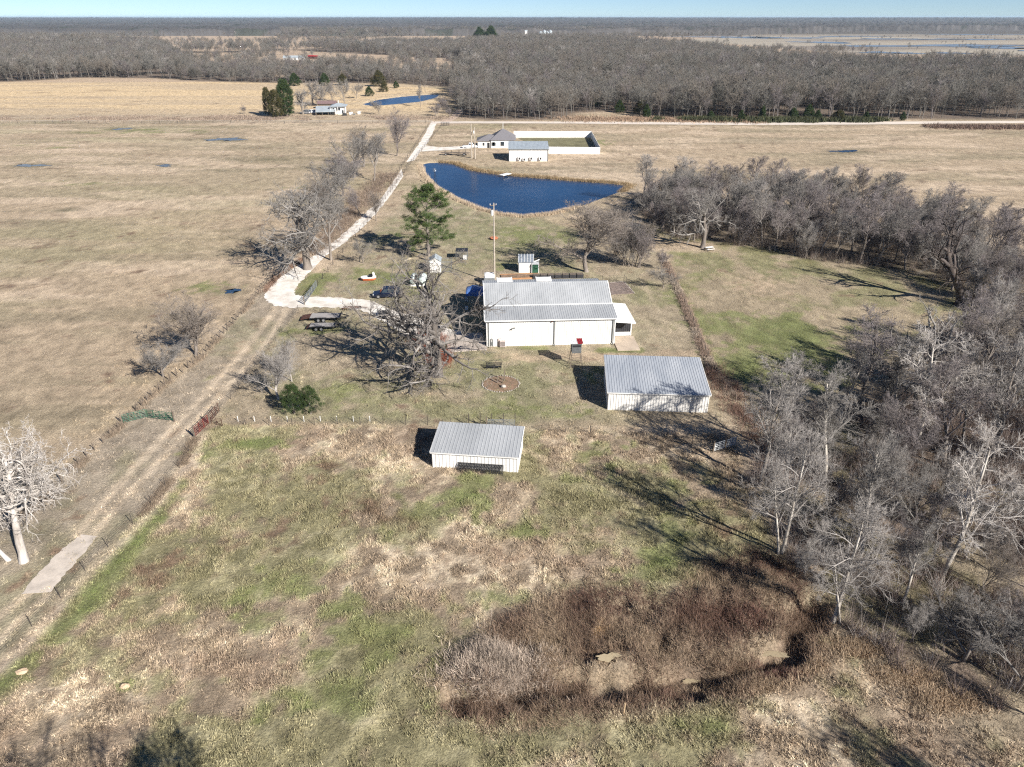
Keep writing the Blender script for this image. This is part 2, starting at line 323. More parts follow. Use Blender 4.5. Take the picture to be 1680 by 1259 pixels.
def ground_tone(x, y, fine=True):
    x = np.asarray(x, float); y = np.asarray(y, float); sh = x.shape
    def mix(c, c2, f): f = np.clip(f, 0, 1)[..., None]; return c*(1-f)+C3(c2)*f
    D = np.hypot(x, y); near = np.clip(1-(y-110)/120, 0, 1)
    n1 = fbm(x, y, 22, 1, 4); n2 = fbm(x, y, 5.0, 5, 4); n3 = fbm(x, y, 1.3, 9, 3); nb = fbm(x*0.5, y*2.2, 30, 21, 4); big = fbm(x, y, 90, 33, 3)
    c = np.zeros(sh+(3,))+C3((.405, .318, .222))
    c = mix(c, (.33, .275, .185), sstep(.42, .62, nb)*.55)
    c = mix(c, (.53, .42, .305), sstep(.50, .64, fbm(x*.6, y*1.6, 14, 41, 4))*.75)
    c = mix(c, (.215, .225, .105), sstep(.50, .64, big*.55+nb*.45)*.24*(x < 0))
    c = mix(c, (.21, .18, .12), sstep(.56, .70, fbm(x*.35, y*1.7, 12, 61, 4))*.45)
    # mown straw field beyond the county road
    ff = pmask(x, y, FARFIELD, 5)
    st = fbm(x*0.12, y*1.5, 22, 71, 4)
    f = mix(mix(c, (.58, .44, .27), ff*1.0), (.46, .36, .245), ff*sstep(.47, .60, st)*.8)
    f = mix(f, (.37, .30, .22), ff*sstep(470, 400, y)*.75); c = f
    # yard
    ym = pmask(x, y, YARD, 2); c = mix(c, (.33, .275, .195), ym*.75); c = mix(c, (.22, .22, .115), ym*sstep(.42, .57, n2*.5+n1*.5)*.68)
    c = mix(c, (.42, .35, .25), ym*sstep(.55, .66, n2)*.6)
    # right-hand pasture
    rm = pmask(x, y, RPAST, 2); c = mix(c, (.33, .27, .185), rm*.8); c = mix(c, (.19, .20, .09), rm*sstep(.42, .56, n2*.6+n1*.4)*.6)
    # lane
    lm = pmask(x, y, LANE, .8); c = mix(c, (.34, .285, .22), lm*.85); c = mix(c, (.22, .22, .115), lm*sstep(.5, .62, n1*.6+n2*.4)*.4)
    # rough near pasture: matted straw, brown weeds
    nm = pmask(x, y, NEAR, 1.2)
    c = mix(c, (.425, .335, .235), nm*.95)
    c = mix(c, (.60, .495, .36), nm*sstep(.49, .56, n2*.35+n3*.65)*.85)
    c = mix(c, (.24, .185, .135), nm*sstep(.48, .38, n3)*.55)
    c = mix(c, (.23, .165, .12), nm*sstep(.52, .60, fbm(x, y, 7, 81, 5)*.6+n3*.4)*.6)
    c = mix(c, (.20, .205, .095), nm*sstep(.455, .54, fbm(x, y, 11, 91, 4)*.6+n3*.2+n2*.2)*.62)
    # named blobs
    g = np.zeros(sh); r = np.zeros(sh); t = np.zeros(sh)
    for b in GREENS: g = np.maximum(g, b[4]*el(x, y, *b[:4]))
    for b in REDS: r = np.maximum(r, b[4]*el(x, y, *b[:4]))
    for b in TANS: t = np.maximum(t, b[4]*el(x, y, *b[:4]))
    dl = dline(x, y, RGREENLINE); g = np.maximum(g, .85*np.exp(-(dl/1.6)**2)*(y < 75)*(y > 25))
    rag = (n2-.5)*2.2+(n3-.5)*1.8
    c = mix(c, (.42, .325, .23), sstep(.25, .75, t+rag*.5)*.8)
    c = mix(c, (.150, .098, .07), sstep(.28, .8, r+rag*.7)*.8)
    c = mix(c, (.20, .208, .092), sstep(.25, .70, g*1.05+rag*.75-.05)*.82*sstep(.06, .22, g))
    c = mix(c, (.14, .168, .062), sstep(.7, 1.2, g+rag*.6)*.5)
    # trodden strip and tracks
    for L in LTRACK:
        c = mix(c, (.56, .455, .335), np.exp(-(dline(x, y, L)/.62)**2)*.85)
    for L in TRACKS: c = mix(c, (.45, .37, .26), np.exp(-(dline(x, y, L)/.5)**2)*.65*sstep(.35, .55, n2))
    db = dline(x, y, BARELINE); c = mix(c, (.50, .41, .32), np.exp(-(db/.7)**2)*.6)
    # creek bottom, grove floor, tree-line floor
    bm = pmask(x+(n2-.5)*6, y+(n1-.5)*6, BRUSH, 1.5); c = mix(c, (.21, .155, .115), bm*.9); c = mix(c, (.36, .285, .20), bm*sstep(.47, .58, n2)*.8)
    c = mix(c, (.36, .22, .10), el(x, y, 985, 1052, 26, 30)*.9*sstep(.35, .5, n3))
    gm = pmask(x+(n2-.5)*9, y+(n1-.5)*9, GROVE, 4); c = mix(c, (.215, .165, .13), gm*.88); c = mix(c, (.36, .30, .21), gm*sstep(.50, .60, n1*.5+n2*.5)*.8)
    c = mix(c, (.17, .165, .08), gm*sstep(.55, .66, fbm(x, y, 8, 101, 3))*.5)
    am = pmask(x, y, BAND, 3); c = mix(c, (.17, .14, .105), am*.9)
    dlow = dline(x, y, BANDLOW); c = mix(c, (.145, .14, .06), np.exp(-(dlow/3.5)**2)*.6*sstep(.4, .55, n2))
    for q in ((372,229,34,4.5),(50,272,40,5),(270,272,26,3.5),(200,212,24,3),(381,478,22,8),(1386,248.5,34,4),(110,345,16,4),(430,262,60,3),(560,272,40,2.5)): c = mix(c, (.15, .135, .085), el(x, y, *q)*.75*sstep(.35, .55, n2+.1))
    # pond shores
    for P, wd in ((POND, 2.2), (POND2, 5)):
        d = dline(x, y, P, True); c = mix(c, (.50, .40, .27), np.exp(-(d/wd)**2)*.75)
    # woods, marsh, the far country
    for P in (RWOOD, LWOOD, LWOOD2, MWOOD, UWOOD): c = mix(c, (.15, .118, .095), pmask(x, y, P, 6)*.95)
    ms = pmask(x, y, MARSH, 20); c = mix(c, (.36, .315, .25), ms); c = mix(c, (.24, .205, .17), ms*sstep(.45, .6, fbm(x*.15, y*.7, 60, 111, 4)))
    fw = sstep(2300, 2600, y); c = mix(c, (.13, .115, .10), fw)
    md = (y > 640) & (y <= 2400); c = mix(c, (.42, .32, .235), md*(1-ms)*(1-pmask(x, y, RWOOD, 6))*(1-pmask(x, y, LWOOD, 6))*(1-pmask(x, y, LWOOD2, 6))*(1-pmask(x, y, MWOOD, 6))*.8)
    c = c*(1+(n3-.5)[..., None]*.5*near[..., None])
    return np.clip(c, .01, .9)
def ground_z(x, y):
    x = np.asarray(x, float); y = np.asarray(y, float)
    z = np.zeros(x.shape)
    d = dline(x, y, CREEK)+(fbm(x, y, 2.0, 19, 3)-.5)*1.8; w = .75+2.6*np.clip(fbm(x, y, 5, 7, 2)-.3, 0, 1)
    bm = pmask(x, y, BRUSH, 3.0)
    z -= 1.25*sstep(w*1.5, w*.35, d)
    z += bm*(fbm(x, y, 2.6, 13, 4)-.5)*2.4
    nm = pmask(x, y, NEAR, 2)
    z += (vnoise(x, y, 1.1, 3)-.5)*.16*nm + (vnoise(x, y, .55, 4)-.5)*.09*nm + (fbm(x, y, 9, 15, 2)-.5)*.35*nm*(1-bm)
    TX, TY = G(815, 1098); z += 1.1*np.exp(-(((x-TX)/3.0)**2+((y-TY)/2.2)**2))
    for P in (POND, POND2):
        s = np.where(inpoly(x, y, P), dline(x, y, P, True), 0); z -= sstep(0, 4, s)*1.2
        o = np.where(~inpoly(x, y, P), dline(x, y, P, True), 99); z += .30*np.exp(-((o-3.5)/2.5)**2)*sstep(0, 1.5, o)
    return z
def gz(x, y): return float(ground_z(np.array([x]), np.array([y]))[0])

def axis(segs):
    r = []
    for a, b, st in segs: r += list(np.arange(a, b, st))
    r.append(segs[-1][1]); return np.array(r)
def grow_axis(a, b, st, k):
    r = [a]
    while r[-1] < b: r.append(r[-1]+st); st *= k
    return np.array(r)
ypos = np.concatenate([axis([(18, 112, .34), (112, 190, .7)]), grow_axis(190.7, 32000, 1.0, 1.012)])
xp = np.concatenate([axis([(0, 60, .38), (60, 100, .75)]), grow_axis(100.7, 30000, 1.2, 1.035)])
xpos = np.concatenate([-xp[::-1][:-1], xp])
ypos = np.concatenate([np.array([-400, -150, -50, 0, 10.]), ypos])
XX, YY = np.meshgrid(xpos, ypos); ZZ = ground_z(XX, YY)
nx, ny = len(xpos), len(ypos)
idx = np.arange(nx*ny).reshape(ny, nx)
FF = np.stack([idx[:-1, :-1], idx[:-1, 1:], idx[1:, 1:], idx[1:, :-1]], -1).reshape(-1, 4)
M['ground'] = attr_mat('meadow_ground', .95, .38, 3.6, .95, 3.4, .40, .42)
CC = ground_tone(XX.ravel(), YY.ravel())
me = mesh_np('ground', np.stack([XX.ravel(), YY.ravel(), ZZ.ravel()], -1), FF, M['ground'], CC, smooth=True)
tag(link('ground', me), kind='structure')

def sheet(name, poly, z, m, kind='structure', sub=None):
    b = MB(); n = len(poly)
    import bmesh
    bm = bmesh.new(); vs = [bm.verts.new((p[0], p[1], z)) for p in poly]; f = bm.faces.new(vs)
    if f.normal.z < 0: f.normal_flip()
    bmesh.ops.triangulate(bm, faces=bm.faces)
    me = bpy.data.meshes.new(name); bm.to_mesh(me); bm.free()
    me.materials.append(m); o = link(name, me)
    # normals up
    return tag(o, kind=kind)
def smooth_poly(poly, n=6, jit=0.0, rng=random.Random(2)):
    r = []; k = len(poly)
    for i in range(k):
        p0, p1, p2, p3 = (poly[(i+j-1) % k] for j in range(4))
        for q in range(n):
            t = q/n; a = []
            for c in (0, 1):
                a.append(.5*(2*p1[c]+(p2[c]-p0[c])*t+(2*p0[c]-5*p1[c]+4*p2[c]-p3[c])*t*t+(3*p1[c]-p0[c]-3*p2[c]+p3[c])*t**3))
            r.append((a[0]+rng.uniform(-jit, jit), a[1]+rng.uniform(-jit, jit)))
    return r
sheet('pond', smooth_poly(POND, 9, .5), -.12, M['pond'])
sheet('pond', smooth_poly(POND2, 5, .3), -.12, M['pond'])
def puddle(cx, cy, rx, ry, m, seed, z=.05, name='puddle'):
    X, Y = G(cx, cy); RX = abs(G(cx+rx, cy)[0]-X); Y0 = G(cx, cy+ry)[1]; Y1 = G(cx, cy-ry)[1]; RY = abs(Y1-Y0)/2; rg = random.Random(seed)
    ph = [rg.uniform(0, 6.28) for _ in range(6)]
    P = []
    for i in range(72):
        a = 2*math.pi*i/72; q = .85+.25*math.sin(2*a+ph[0])+.20*math.sin(3*a+ph[1])+.16*math.sin(5*a+ph[2])+.12*math.sin(9*a+ph[3])+.09*math.sin(14*a+ph[4])+.06*math.sin(23*a+ph[5])
        P.append((X+RX*q*math.cos(a), (Y0+Y1)/2+RY*q*math.sin(a)))
    return sheet(name, P, z, m)
puddle(1386, 248.5, 22, 2.2, M['pool'], 1); puddle(381, 478, 12, 4, M['pool'], 2, .03)
puddle(372, 229, 26, 3.2, M['puddle'], 3); puddle(50, 272, 24, 2.5, M['puddle'], 4); puddle(270, 272, 14, 2, M['puddle'], 5)
puddle(200, 212, 14, 1.6, M['puddle'], 31)
for i, a in enumerate([(1200,61.5,70,1.9),(1290,62.6,50,1.5),(1350,70,50,1.4),(1540,75.5,170,1.9),(1460,87,40,2.2),(1560,87.5,24,1.6),(1640,78.5,60,1.8),(1480,64.5,70,1.2),(1600,65,60,1.0),(1400,60,60,.8),(1590,57,80,.7),(1810,76,60,1.6),(1700,84,30,1.4)]):
    puddle(*a, M['marsh'], 40+i, .3, 'marsh_water')
# muddy pools of the creek lie in its bed
for i, (cx, cy, rx, ry) in enumerate([(996,1092,22,9),(1135,1102,15,6),(1268,1071,27,8)]):
    X, Y = G(cx, cy, -.4)
    b = MB(); rg = random.Random(i); P = []
    RX = abs(G(cx+rx, cy)[0]-G(cx, cy)[0]); RY = abs(G(cx, cy-ry)[1]-G(cx, cy+ry)[1])/2
    for k in range(36):
        a = 2*math.pi*k/36; q = 1+.25*math.sin(2*a+i)+.18*math.sin(3*a+2*i)+.12*math.sin(7*a)+.08*math.sin(11*a+i)
        P.append((X+RX*.8*q*math.cos(a), Y+RY*.75*q*math.sin(a)))
    sheet('creek_pool', P, max(gz(X, Y), gz(X+.5*RX, Y), gz(X-.5*RX, Y), gz(X, Y+.6*RY), gz(X, Y-.6*RY))+.12, M['mud_water'])

# gravel drive, house drive, county road
def strip(name, L, R, z, m, n=10, jit=.25, seed=1):
    rg = random.Random(seed); b = MB(); rows = []
    def cr(P, i, t):
        k = len(P); p0, p1, p2, p3 = P[max(i-1, 0)], P[i], P[min(i+1, k-1)], P[min(i+2, k-1)]
        return [.5*(2*p1[c]+(p2[c]-p0[c])*t+(2*p0[c]-5*p1[c]+4*p2[c]-p3[c])*t*t+(3*p1[c]-p0[c]-3*p2[c]+p3[c])*t**3) for c in (0, 1)]
    for i in range(len(L)-1):
        for q in range(n):
            rows.append((cr(L, i, q/n), cr(R, i, q/n)))
    rows.append((L[-1], R[-1])); K = 5
    for a, c in rows:
        j0, j1 = rg.uniform(-jit, jit), rg.uniform(-jit, jit); w = math.hypot(c[0]-a[0], c[1]-a[1])+1e-6
        for k in range(K+1):
            t = k/K; t2 = t+(j0*(1-t)-j1*t)/w
            b.v.append((a[0]+(c[0]-a[0])*t2, a[1]+(c[1]-a[1])*t2, z))
    for r in range(len(rows)-1):
        for k in range(K): q = r*(K+1)+k; b.f.append((q, q+1, q+K+2, q+K+1))
    return tag(b.build(name, m), kind='structure')
M['gravel'] = mat('pale_limestone_gravel', (.80, .755, .69), .95, 0, .10, .35, bump=.5, bscale=9, c2=(.50, .45, .385))
M['gravel_far'] = mat('county_road_gravel', (.66, .58, .50), .95, 0, .08, .1)
DL = Gs([(707.5,200),(690,232),(672,258),(640,305),(622,330),(600,349),(570,378),(540,403),(500,430),(465,452),(442,472),(435,489),(448,501),(475,505),(520,505),(570,506),(600,513),(630,529),(660,546),(700,558),(745,566)])
DR = Gs([(717.5,200),(703,232),(692,246),(655,300),(640,322),(616,352),(592,376),(563,400),(535,420),(516,440),(496,460),(484,476),(486,484),(503,487),(530,488),(570,490),(610,495),(640,508),(680,520),(715,532),(757,545)])
strip('gravel_drive', DL, DR, .05, M['gravel'], 9, .32)
strip('gravel_drive', Gs([(691,249),(720,247.6),(745,246),(775,244)]), Gs([(697,239),(720,241.8),(745,241),(775,239.5)]), .06, M['gravel'], 6, .2, 3)
strip('gravel_road', Gs([(-900,200.3),(0,199.6),(300,199.4),(710,200.2)]), Gs([(-900,198.5),(0,198),(300,197.8),(710,198)]), .06, mat('tan_dirt_road', (.50, .42, .32), .95, 0, .15, .1), 10, .3, 4)
strip('gravel_road', Gs([(708,203),(760,202.8),(940,203.2),(1200,205.5),(1450,204.5),(1680,202.5),(2500,201)]), Gs([(708,199.8),(760,199.6),(940,199.8),(1200,201.3),(1450,200),(1680,198.6),(2500,196)]), .07, M['gravel_far'], 10, .3, 5)
strip('gravel_road', Gs([(722,200),(735,194),(742,188),(750,180)]), Gs([(740,200),(750,194),(756,188),(758,180)]), .08, mat('pinkish_dirt_road', (.52, .40, .31), .95, 0, .15, .2), 6, .3, 6)
strip('path', Gs([(36,976),(70,935),(100,905),(133,878)]), Gs([(82,973),(110,940),(138,908),(160,881)]), .09, M['slab'], 8, .13, 7)
strip('path', Gs([(1595,893),(1640,880),(1700,872)]), Gs([(1600,902),(1640,892),(1700,886)]), .09, mat('sandy_creek_bed', (.50, .45, .38), .95, 0, .2, 1), 6, .2, 8)
# ------------------------------------------------------------------ metal buildings
def ribslab(b, x0, x1, a, c, th=.07, pitch=.4, rw=.07, rh=.035, lift=0.0):
    """a sheet-metal plane over x0..x1 from (y,z)=a to c, with raised ribs running from a to c"""
    a = Vector((0, a[0], a[1])); c = Vector((0, c[0], c[1])); d = (c-a).normalized(); n = Vector((0, -d.z, d.y))
    if n.z < 0: n = -n
    a = a+n*lift; c = c+n*lift
    P = []
    for q in (0, th):
        P += [(x0, *(a+n*q).yz), (x1, *(a+n*q).yz), (x1, *(c+n*q).yz), (x0, *(c+n*q).yz)]
    b.hexa(P)
    k = max(2, int(round((x1-x0)/pitch)))
    for i in range(k+1):
        x = x0+rw/2+(x1-x0-rw)*i/k
        P = []
        for q, w in ((th-.01, rw/2), (th+rh, rw*.3)):
            P += [(x-w, *(a+n*q).yz), (x+w, *(a+n*q).yz), (x+w, *(c+n*q).yz), (x-w, *(c+n*q).yz)]
        b.hexa(P)
    return b
def wallribs(b, p, q, z0, z1, pitch=.3, rw=.08, out=.04, zf=None):
    """vertical siding ribs on the wall from p to q; they stand out to the right of the direction p->q"""
    L = math.hypot(q[0]-p[0], q[1]-p[1]); dx, dy = (q[0]-p[0])/L, (q[1]-p[1])/L; nx_, ny_ = dy, -dx; k = int(L/pitch)
    for i in range(k+1):
        t = .06+(L-.12)*i/k; cx, cy = p[0]+dx*t+nx_*(out/2-.01), p[1]+dy*t+ny_*(out/2-.01); z2 = zf(t) if zf else z1
        b.box((cx, cy, (z0+z2)/2), (rw, out+.02, z2-z0), math.atan2(dy, dx))
    return b

FLm, FRm = G(799, 569), G(1007, 564)
ang = math.atan2(FRm[1]-FLm[1], FRm[0]-FLm[0]); Lm = math.hypot(FRm[0]-FLm[0], FRm[1]-FLm[1])
shop = thing('metal_shop_building', 'long white metal shop building with grey ribbed roof, largest building beside the gravel yard', 'building', (*FLm, 0), ang)
prof = [(0, -.3), (0, 4.62), (4.5, 5.22), (9.6, 7.45), (14.7, 5.2), (19, 4.62), (19, -.3)]
b = MB(); b.prism(prof, 0, Lm)
wallribs(b, (0, 0), (Lm, 0), 0, 4.55, .37, .07, .05)
wallribs(b, (Lm, 0), (Lm, 19), 0, 4.5, .37, .07, .05); wallribs(b, (0, 19), (0, 0), 0, 4.5, .37, .07, .05); wallribs(b, (Lm, 19), (0, 19), 0, 4.5, .37, .07, .05)
b.build('wall', M['white_wall'], shop)
b = MB(); ribslab(b, -.28, Lm+.25, (-.30, 4.62), (4.5, 5.26), .06, .37, lift=.02); ribslab(b, -.28, Lm+.25, (14.7, 5.24), (19.3, 4.62), .06, .37, lift=.02)
b.build('roof', M['roof'], shop)
b = MB(); ribslab(b, -.16, Lm+.10, (4.52, 5.27), (9.55, 7.49), .06, .37, lift=.02); ribslab(b, -.16, Lm+.10, (9.65, 7.49), (14.68, 5.25), .06, .37, lift=.02)
b.bar((-.2, 9.6, 7.56), (Lm+.15, 9.6, 7.56), .34, .07)
up = b.build('upper_roof', M['roof'], shop)
MB().bar((-.3, 4.5, 5.40), (Lm+.25, 4.5, 5.40), .10, .09).build('roof_flashing', M['trim'], shop)
for y0, z0, y1, z1 in ((-.32, 4.60, 4.5, 5.30), (4.5, 5.30, 9.6, 7.55)):
    for x in (-.34, Lm+.31):
        xx = x if y0 < 0 else (x*.0+(-.24 if x < 0 else Lm+.19))
        MB().bar((xx, y0, z0-.03), (xx, y1, z1-.03), .13, .26).build('gable_trim', M['trim'], shop)
b = MB(); b.box((Lm/2, -.42, 4.60), (Lm+.5, .15, .15)); g1 = b.build('gutter', M['trim'], shop)
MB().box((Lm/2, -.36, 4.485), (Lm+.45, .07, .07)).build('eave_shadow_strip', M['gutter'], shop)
for x in (.28, Lm*.525, Lm-.35):
    b = MB(); b.bar((x, -.40, 4.5), (x, -.11, 4.2), .11); b.bar((x, -.11, 4.2), (x, -.11, .25), .12); b.bar((x, -.11, .28), (x+.05, -.55, .08), .11)
    b.build('downspout', M['gutter'], shop)
for x in (0.03, Lm-.03):
    MB().box((x, -.05, 2.3), (.16, .12, 4.5)).build('corner_trim', M['trim'], shop)
b = MB(); b.bar((3.9, -.02, 3.05), (4.3, -.42, 3.35), .06); b.box((4.38, -.5, 3.36), (.34, .30, .14)); b.build('wall_lamp', M['gutter'], shop)
b = MB(); b.box((Lm*.505, -.16, 4.30), (.30, .22, .26)); b.build('flood_lamp', M['rust'], shop)
b = MB(); b.tube([(.62, -.12, .1), (.62, -.12, 1.35), (.78, -.14, 1.45), (.95, -.14, 1.35), (.95, -.12, .1)], .05, 6); b.box((.78, -.12, .55), (.30, .14, .5)); b.build('gas_meter', M['gutter'], shop)
b = MB(); b.box((2.55, -.30, .62), (.95, .45, 1.1)); b.box((1.95, -.12, .75), (.22, .18, 1.3)); b.bar((1.75, -.1, 1.3), (2.2, -.1, 1.45), .12)
ac = b.build('air_conditioner', mat('beige_metal_case', (.55, .46, .42), .6), shop, bevel=.02)
b = MB()
for i in range(7): b.box((2.55, -.535, .25+i*.12), (.82, .02, .05))
b.build('grille', M['dark'], ac)
for x in (2.1, 8.9):                    # two white door hoods over the back wall, higher than the ridge
    b = MB(); b.box((x+1.35, 11.0, 7.60), (2.7, 2.2, .08)); b.box((x+1.35, 9.95, 7.52), (2.6, .1, .2)); b.bar((x+.1, 12.2, 7.7), (x+.1, 12.2, 6.2), .1); b.bar((x+2.6, 12.2, 7.7), (x+2.6, 12.2, 6.2), .1)
    b.build('roof_hood', M['trim'], shop)
# side porch
b = MB(); b.hexa([(Lm+.05, 1.0, 3.55), (Lm+3.6, 1.0, 3.2), (Lm+3.6, 9.6, 3.2), (Lm+.05, 9.6, 3.55), (Lm+.05, 1.0, 3.65), (Lm+3.6, 1.0, 3.3), (Lm+3.6, 9.6, 3.3), (Lm+.05, 9.6, 3.65)])
b.bar((Lm+.05, .97, 3.5), (Lm+3.63, .97, 3.16), .08, .18)
porch = b.build('porch_roof', M['trim'], shop)
b = MB(); b.box((Lm+1.72, 3.0, 1.95), (3.2, .06, 2.3)); b.box((Lm+3.32, 6.2, 1.95), (.06, 6.4, 2.3)); b.build('porch_screen', M['screen'], shop)
b = MB(); b.box((Lm+1.72, 2.95, .45), (3.3, .12, .65)); b.box((Lm+3.34, 6.1, .45), (.12, 6.4, .65)); b.build('porch_knee_wall', M['cream_wall'], shop)
for x, y in ((Lm+3.38, 2.9), (Lm+3.38, 9.4), (Lm+3.38, 6.1)):
    MB().box((x, y, 1.75), (.15, .15, 3.2)).build('porch_post', M['trim'], shop)
b = MB()
for i in range(9): b.box((Lm+.3+i*.36, 2.96, 1.95), (.03, .05, 2.3))
b.build('screen_bars', M['dark'], shop)
patio = thing('patio_slab', 'tan concrete patio slab in front of the screened porch', 'slab', (*FLm, 0), ang)
MB().box((Lm+1.95, -.1, .05), (3.7, 5.6, .14)).build('slab', mat('tan_concrete', (.50, .41, .32), .9, 0, .1, .8), patio)
MB().box((-3.3, 2.2, .045), (6.3, 7.0, .12)).build('yard_pad', M['concrete'], None, (0, 0, 0))
o = bpy.data.objects['yard_pad']; o.location = (*FLm, 0); o.rotation_euler = (0, 0, ang+.10); o.name = 'pavement'; tag(o, kind='structure')

def shed(name, label, fl, fr, depth, zf, zb, wallm, roofm, pitch, ex=.18):
    A = math.atan2(fr[1]-fl[1], fr[0]-fl[0]); L = math.hypot(fr[0]-fl[0], fr[1]-fl[1])
    t = thing(name, label, 'shed', (*fl, 0), A)
    b = MB()
    # three walls: the far side stands open
    b.hexa([(0, 0, -.2), (L, 0, -.2), (L, .08, -.2), (0, .08, -.2), (0, 0, zf), (L, 0, zf), (L, .08, zf), (0, .08, zf)])
    for x0, x1 in ((0, .08), (L-.08, L)):
        b.hexa([(x0, .083, -.2), (x1, .083, -.2), (x1, depth, -.2), (x0, depth, -.2), (x0, .083, zf), (x1, .083, zf), (x1, depth, zb), (x0, depth, zb)])
    wallribs(b, (0, 0), (L, 0), 0, zf-.03, pitch, .075, .045)
    zz = lambda tt: zf+(zb-zf)*(tt/depth)-.03
    wallribs(b, (L, 0), (L, depth), 0, zf, pitch, .075, .045, zf=zz)
    wallribs(b, (0, depth), (0, 0), 0, zf, pitch, .075, .045, zf=lambda tt: zz(depth-tt))
    b.build('wall', wallm, t)
    b = MB(); ribslab(b, -ex, L+ex, (-.22, zf-.22*(zb-zf)/depth), (depth+.25, zb+.25*(zb-zf)/depth), .05, pitch, lift=.03); b.build('roof', roofm, t)
    for xg in (-ex-.02, L+ex+.02): MB().bar((xg, -.22, zf), (xg, depth+.25, zb+.02), .06, .16).build('gable_trim', M['trim'], t)
    MB().bar((-ex, -.26, zf-.05), (L+ex, -.26, zf-.05), .05, .11).build('eave_trim', M['cream_wall'], t)
    for x in (.2, L/3, 2*L/3, L-.2):
        MB().box((x, depth-.12, (zb-.2)/2), (.14, .14, zb+.1)).build('post', M['wood'], t)
    return t, L, A
shed2, L2, A2 = shed('pole_barn', 'white ribbed pole barn with pale blue-grey roof, by the right-hand brush fence', G(996.5, 672.5), G(1160, 677.5), 9.4, 2.78, 3.75, M['cream_wall'], M['roof_old'], .36)
b = MB(); b.tube([(3.2, 0.0, 0), (3.2, 0, 0)], .01, 3) if False else None
near_fl, near_fr = G(710, 767), G(849.5, 776)
shed1, L1, A1 = shed('livestock_shed', 'small white ribbed livestock shed standing alone in the rough pasture', near_fl, near_fr, 5.6, 2.25, 2.85, M['cream_wall'], M['roof'], .42)
# wire rack leaning on its front wall
rack = thing('wire_panel_rack', 'dark wire panels stacked against the front of the small pasture shed', 'panel', (near_fl[0], near_fl[1], 0), A1)
x0, x1 = 3.15, 8.5
for k, dy in enumerate((-.42, -.62, -.85)):
    b = MB()
    for i in range(28): x = x0+(x1-x0)*i/27+k*.05; b.bar((x, dy, .06), (x, -.12-k*.06, 1.05+.0*k), .022)
    for j in range(7): f = j/6; b.bar((x0, dy+(-.12-k*.06-dy)*f, .06+.99*f), (x1+k*.05, dy+(-.12-k*.06-dy)*f, .06+.99*f), .025)
    b.build('wire_panel', M['dark'], rack)

# hunting blind on legs
bx, by = G(945, 603)
blind = thing('hunting_blind', 'grey box blind on tall ladder legs under a red and white tin roof', 'blind', (bx, by, 0), ang)
b = MB(); b.box((0, .75, 3.15), (1.45, 1.4, 1.55)); bl = b.build('cabin', mat('grey_plywood', (.13, .135, .135), .8, 0, .2, 2), blind)
MB().box((0, .04, 3.55), (1.25, .03, .32)).build('window', M['dark'], bl)
b = MB(); ribslab(b, -.95, 0.08, (-.15, 4.02), (1.65, 4.12), .04, .25); b.build('roof', M['trim'], blind)
b = MB(); ribslab(b, .10, .95, (-.15, 4.02), (1.65, 4.12), .04, .25); b.build('red_roof_sheet', M['red_tin'], blind)
for sx in (-1, 1):
    for y in (0.1, 1.4):
        MB().bar((sx*.95, y-(.35 if y < 1 else -.2), 0), (sx*.68, y, 2.4), .09).build('leg', M['wood'], blind)
b = MB()
for i in range(5): z = .35+i*.42; w = .93-.09*i/4; b.bar((-w+.05, -.22+.08*i, z), (w-.05, -.22+.08*i, z), .06)
b.build('ladder', M['wood'], blind)

# little fire-pit garden ring, swing frame, tyre
fx, fy = G(822, 630)
ring = thing('garden_ring', 'oval bed of reddish mulch ringed with pale stones, posts standing in it', 'garden bed', (fx, fy, 0))
RX, RY = 2.7, 2.6; rg = random.Random(5)
b = MB(); P = [(RX*.97*math.cos(a), RY*.97*math.sin(a)) for a in [2*math.pi*i/30 for i in range(30)]]; b.prism(P, -.05, .05, 'z'); b.build('mulch', M['red_mulch'], ring)
STONE = None
def stone(par, x, y, s):
    global STONE
    if STONE is None: o = MB().ell((0, 0, 0), (1, .8, .65), 7, 5, .18, rg).build('stone', M['stone'], par, (x, y, .06)); STONE = o.data
    else: o = link('stone', STONE, par, (x, y, .06))
    o.rotation_euler[2] = rg.uniform(0, 6); o.scale = (s, s*rg.uniform(.7, 1), s)
for i in range(46):
    a = 2*math.pi*i/46; w_ = rg.uniform(.97, 1.06); stone(ring, RX*w_*math.cos(a), RY*w_*math.sin(a), rg.uniform(.09, .17))
for x, y, h in ((-.55, .2, 1.1), (.25, .2, 1.2), (.5, 1.0, 1.9), (.1, -.9, .5)):
    MB().bar((x, y, 0), (x+.03, y, h), .13).build('post', M['wood'], ring)
MB().ell((.35, -1.2, .2), (.4, .3, .28), 8, 6, .2, rg).build('rock', M['stone'], ring)
bx2, by2 = G(810, 607)
bench = thing('lattice_bench', 'dark iron garden bench with curled frame behind the mulch ring', 'bench', (bx2, by2, 0))
b = MB()
for j in range(5): b.box((0, j*.11, .45), (2.4, .07, .04))
b.build('seat', M['dark'], bench)
b = MB()
for j in range(4): b.box((0, .52+.03*j, .58+j*.13), (2.4, .035, .07))
b.tube([(1.1, .5, .4), (1.35, .5, 1.3), (.9, .5, 1.5), (.5, .5, 1.3), (0, .5, 1.42), (-.6, .5, 1.25), (-1.3, .5, 1.2), (-1.9, .4, 1.5)], .035, 6); b.build('backrest', M['dark'], bench)
for x in (-1.1, 1.1):
    b = MB(); b.bar((x, 0, 0), (x, 0, .65), .06); b.bar((x, .5, 0), (x, .55, 1.0), .06); b.bar((x, 0, .65), (x, .55, .66), .05); b.build('leg', M['dark'], bench)
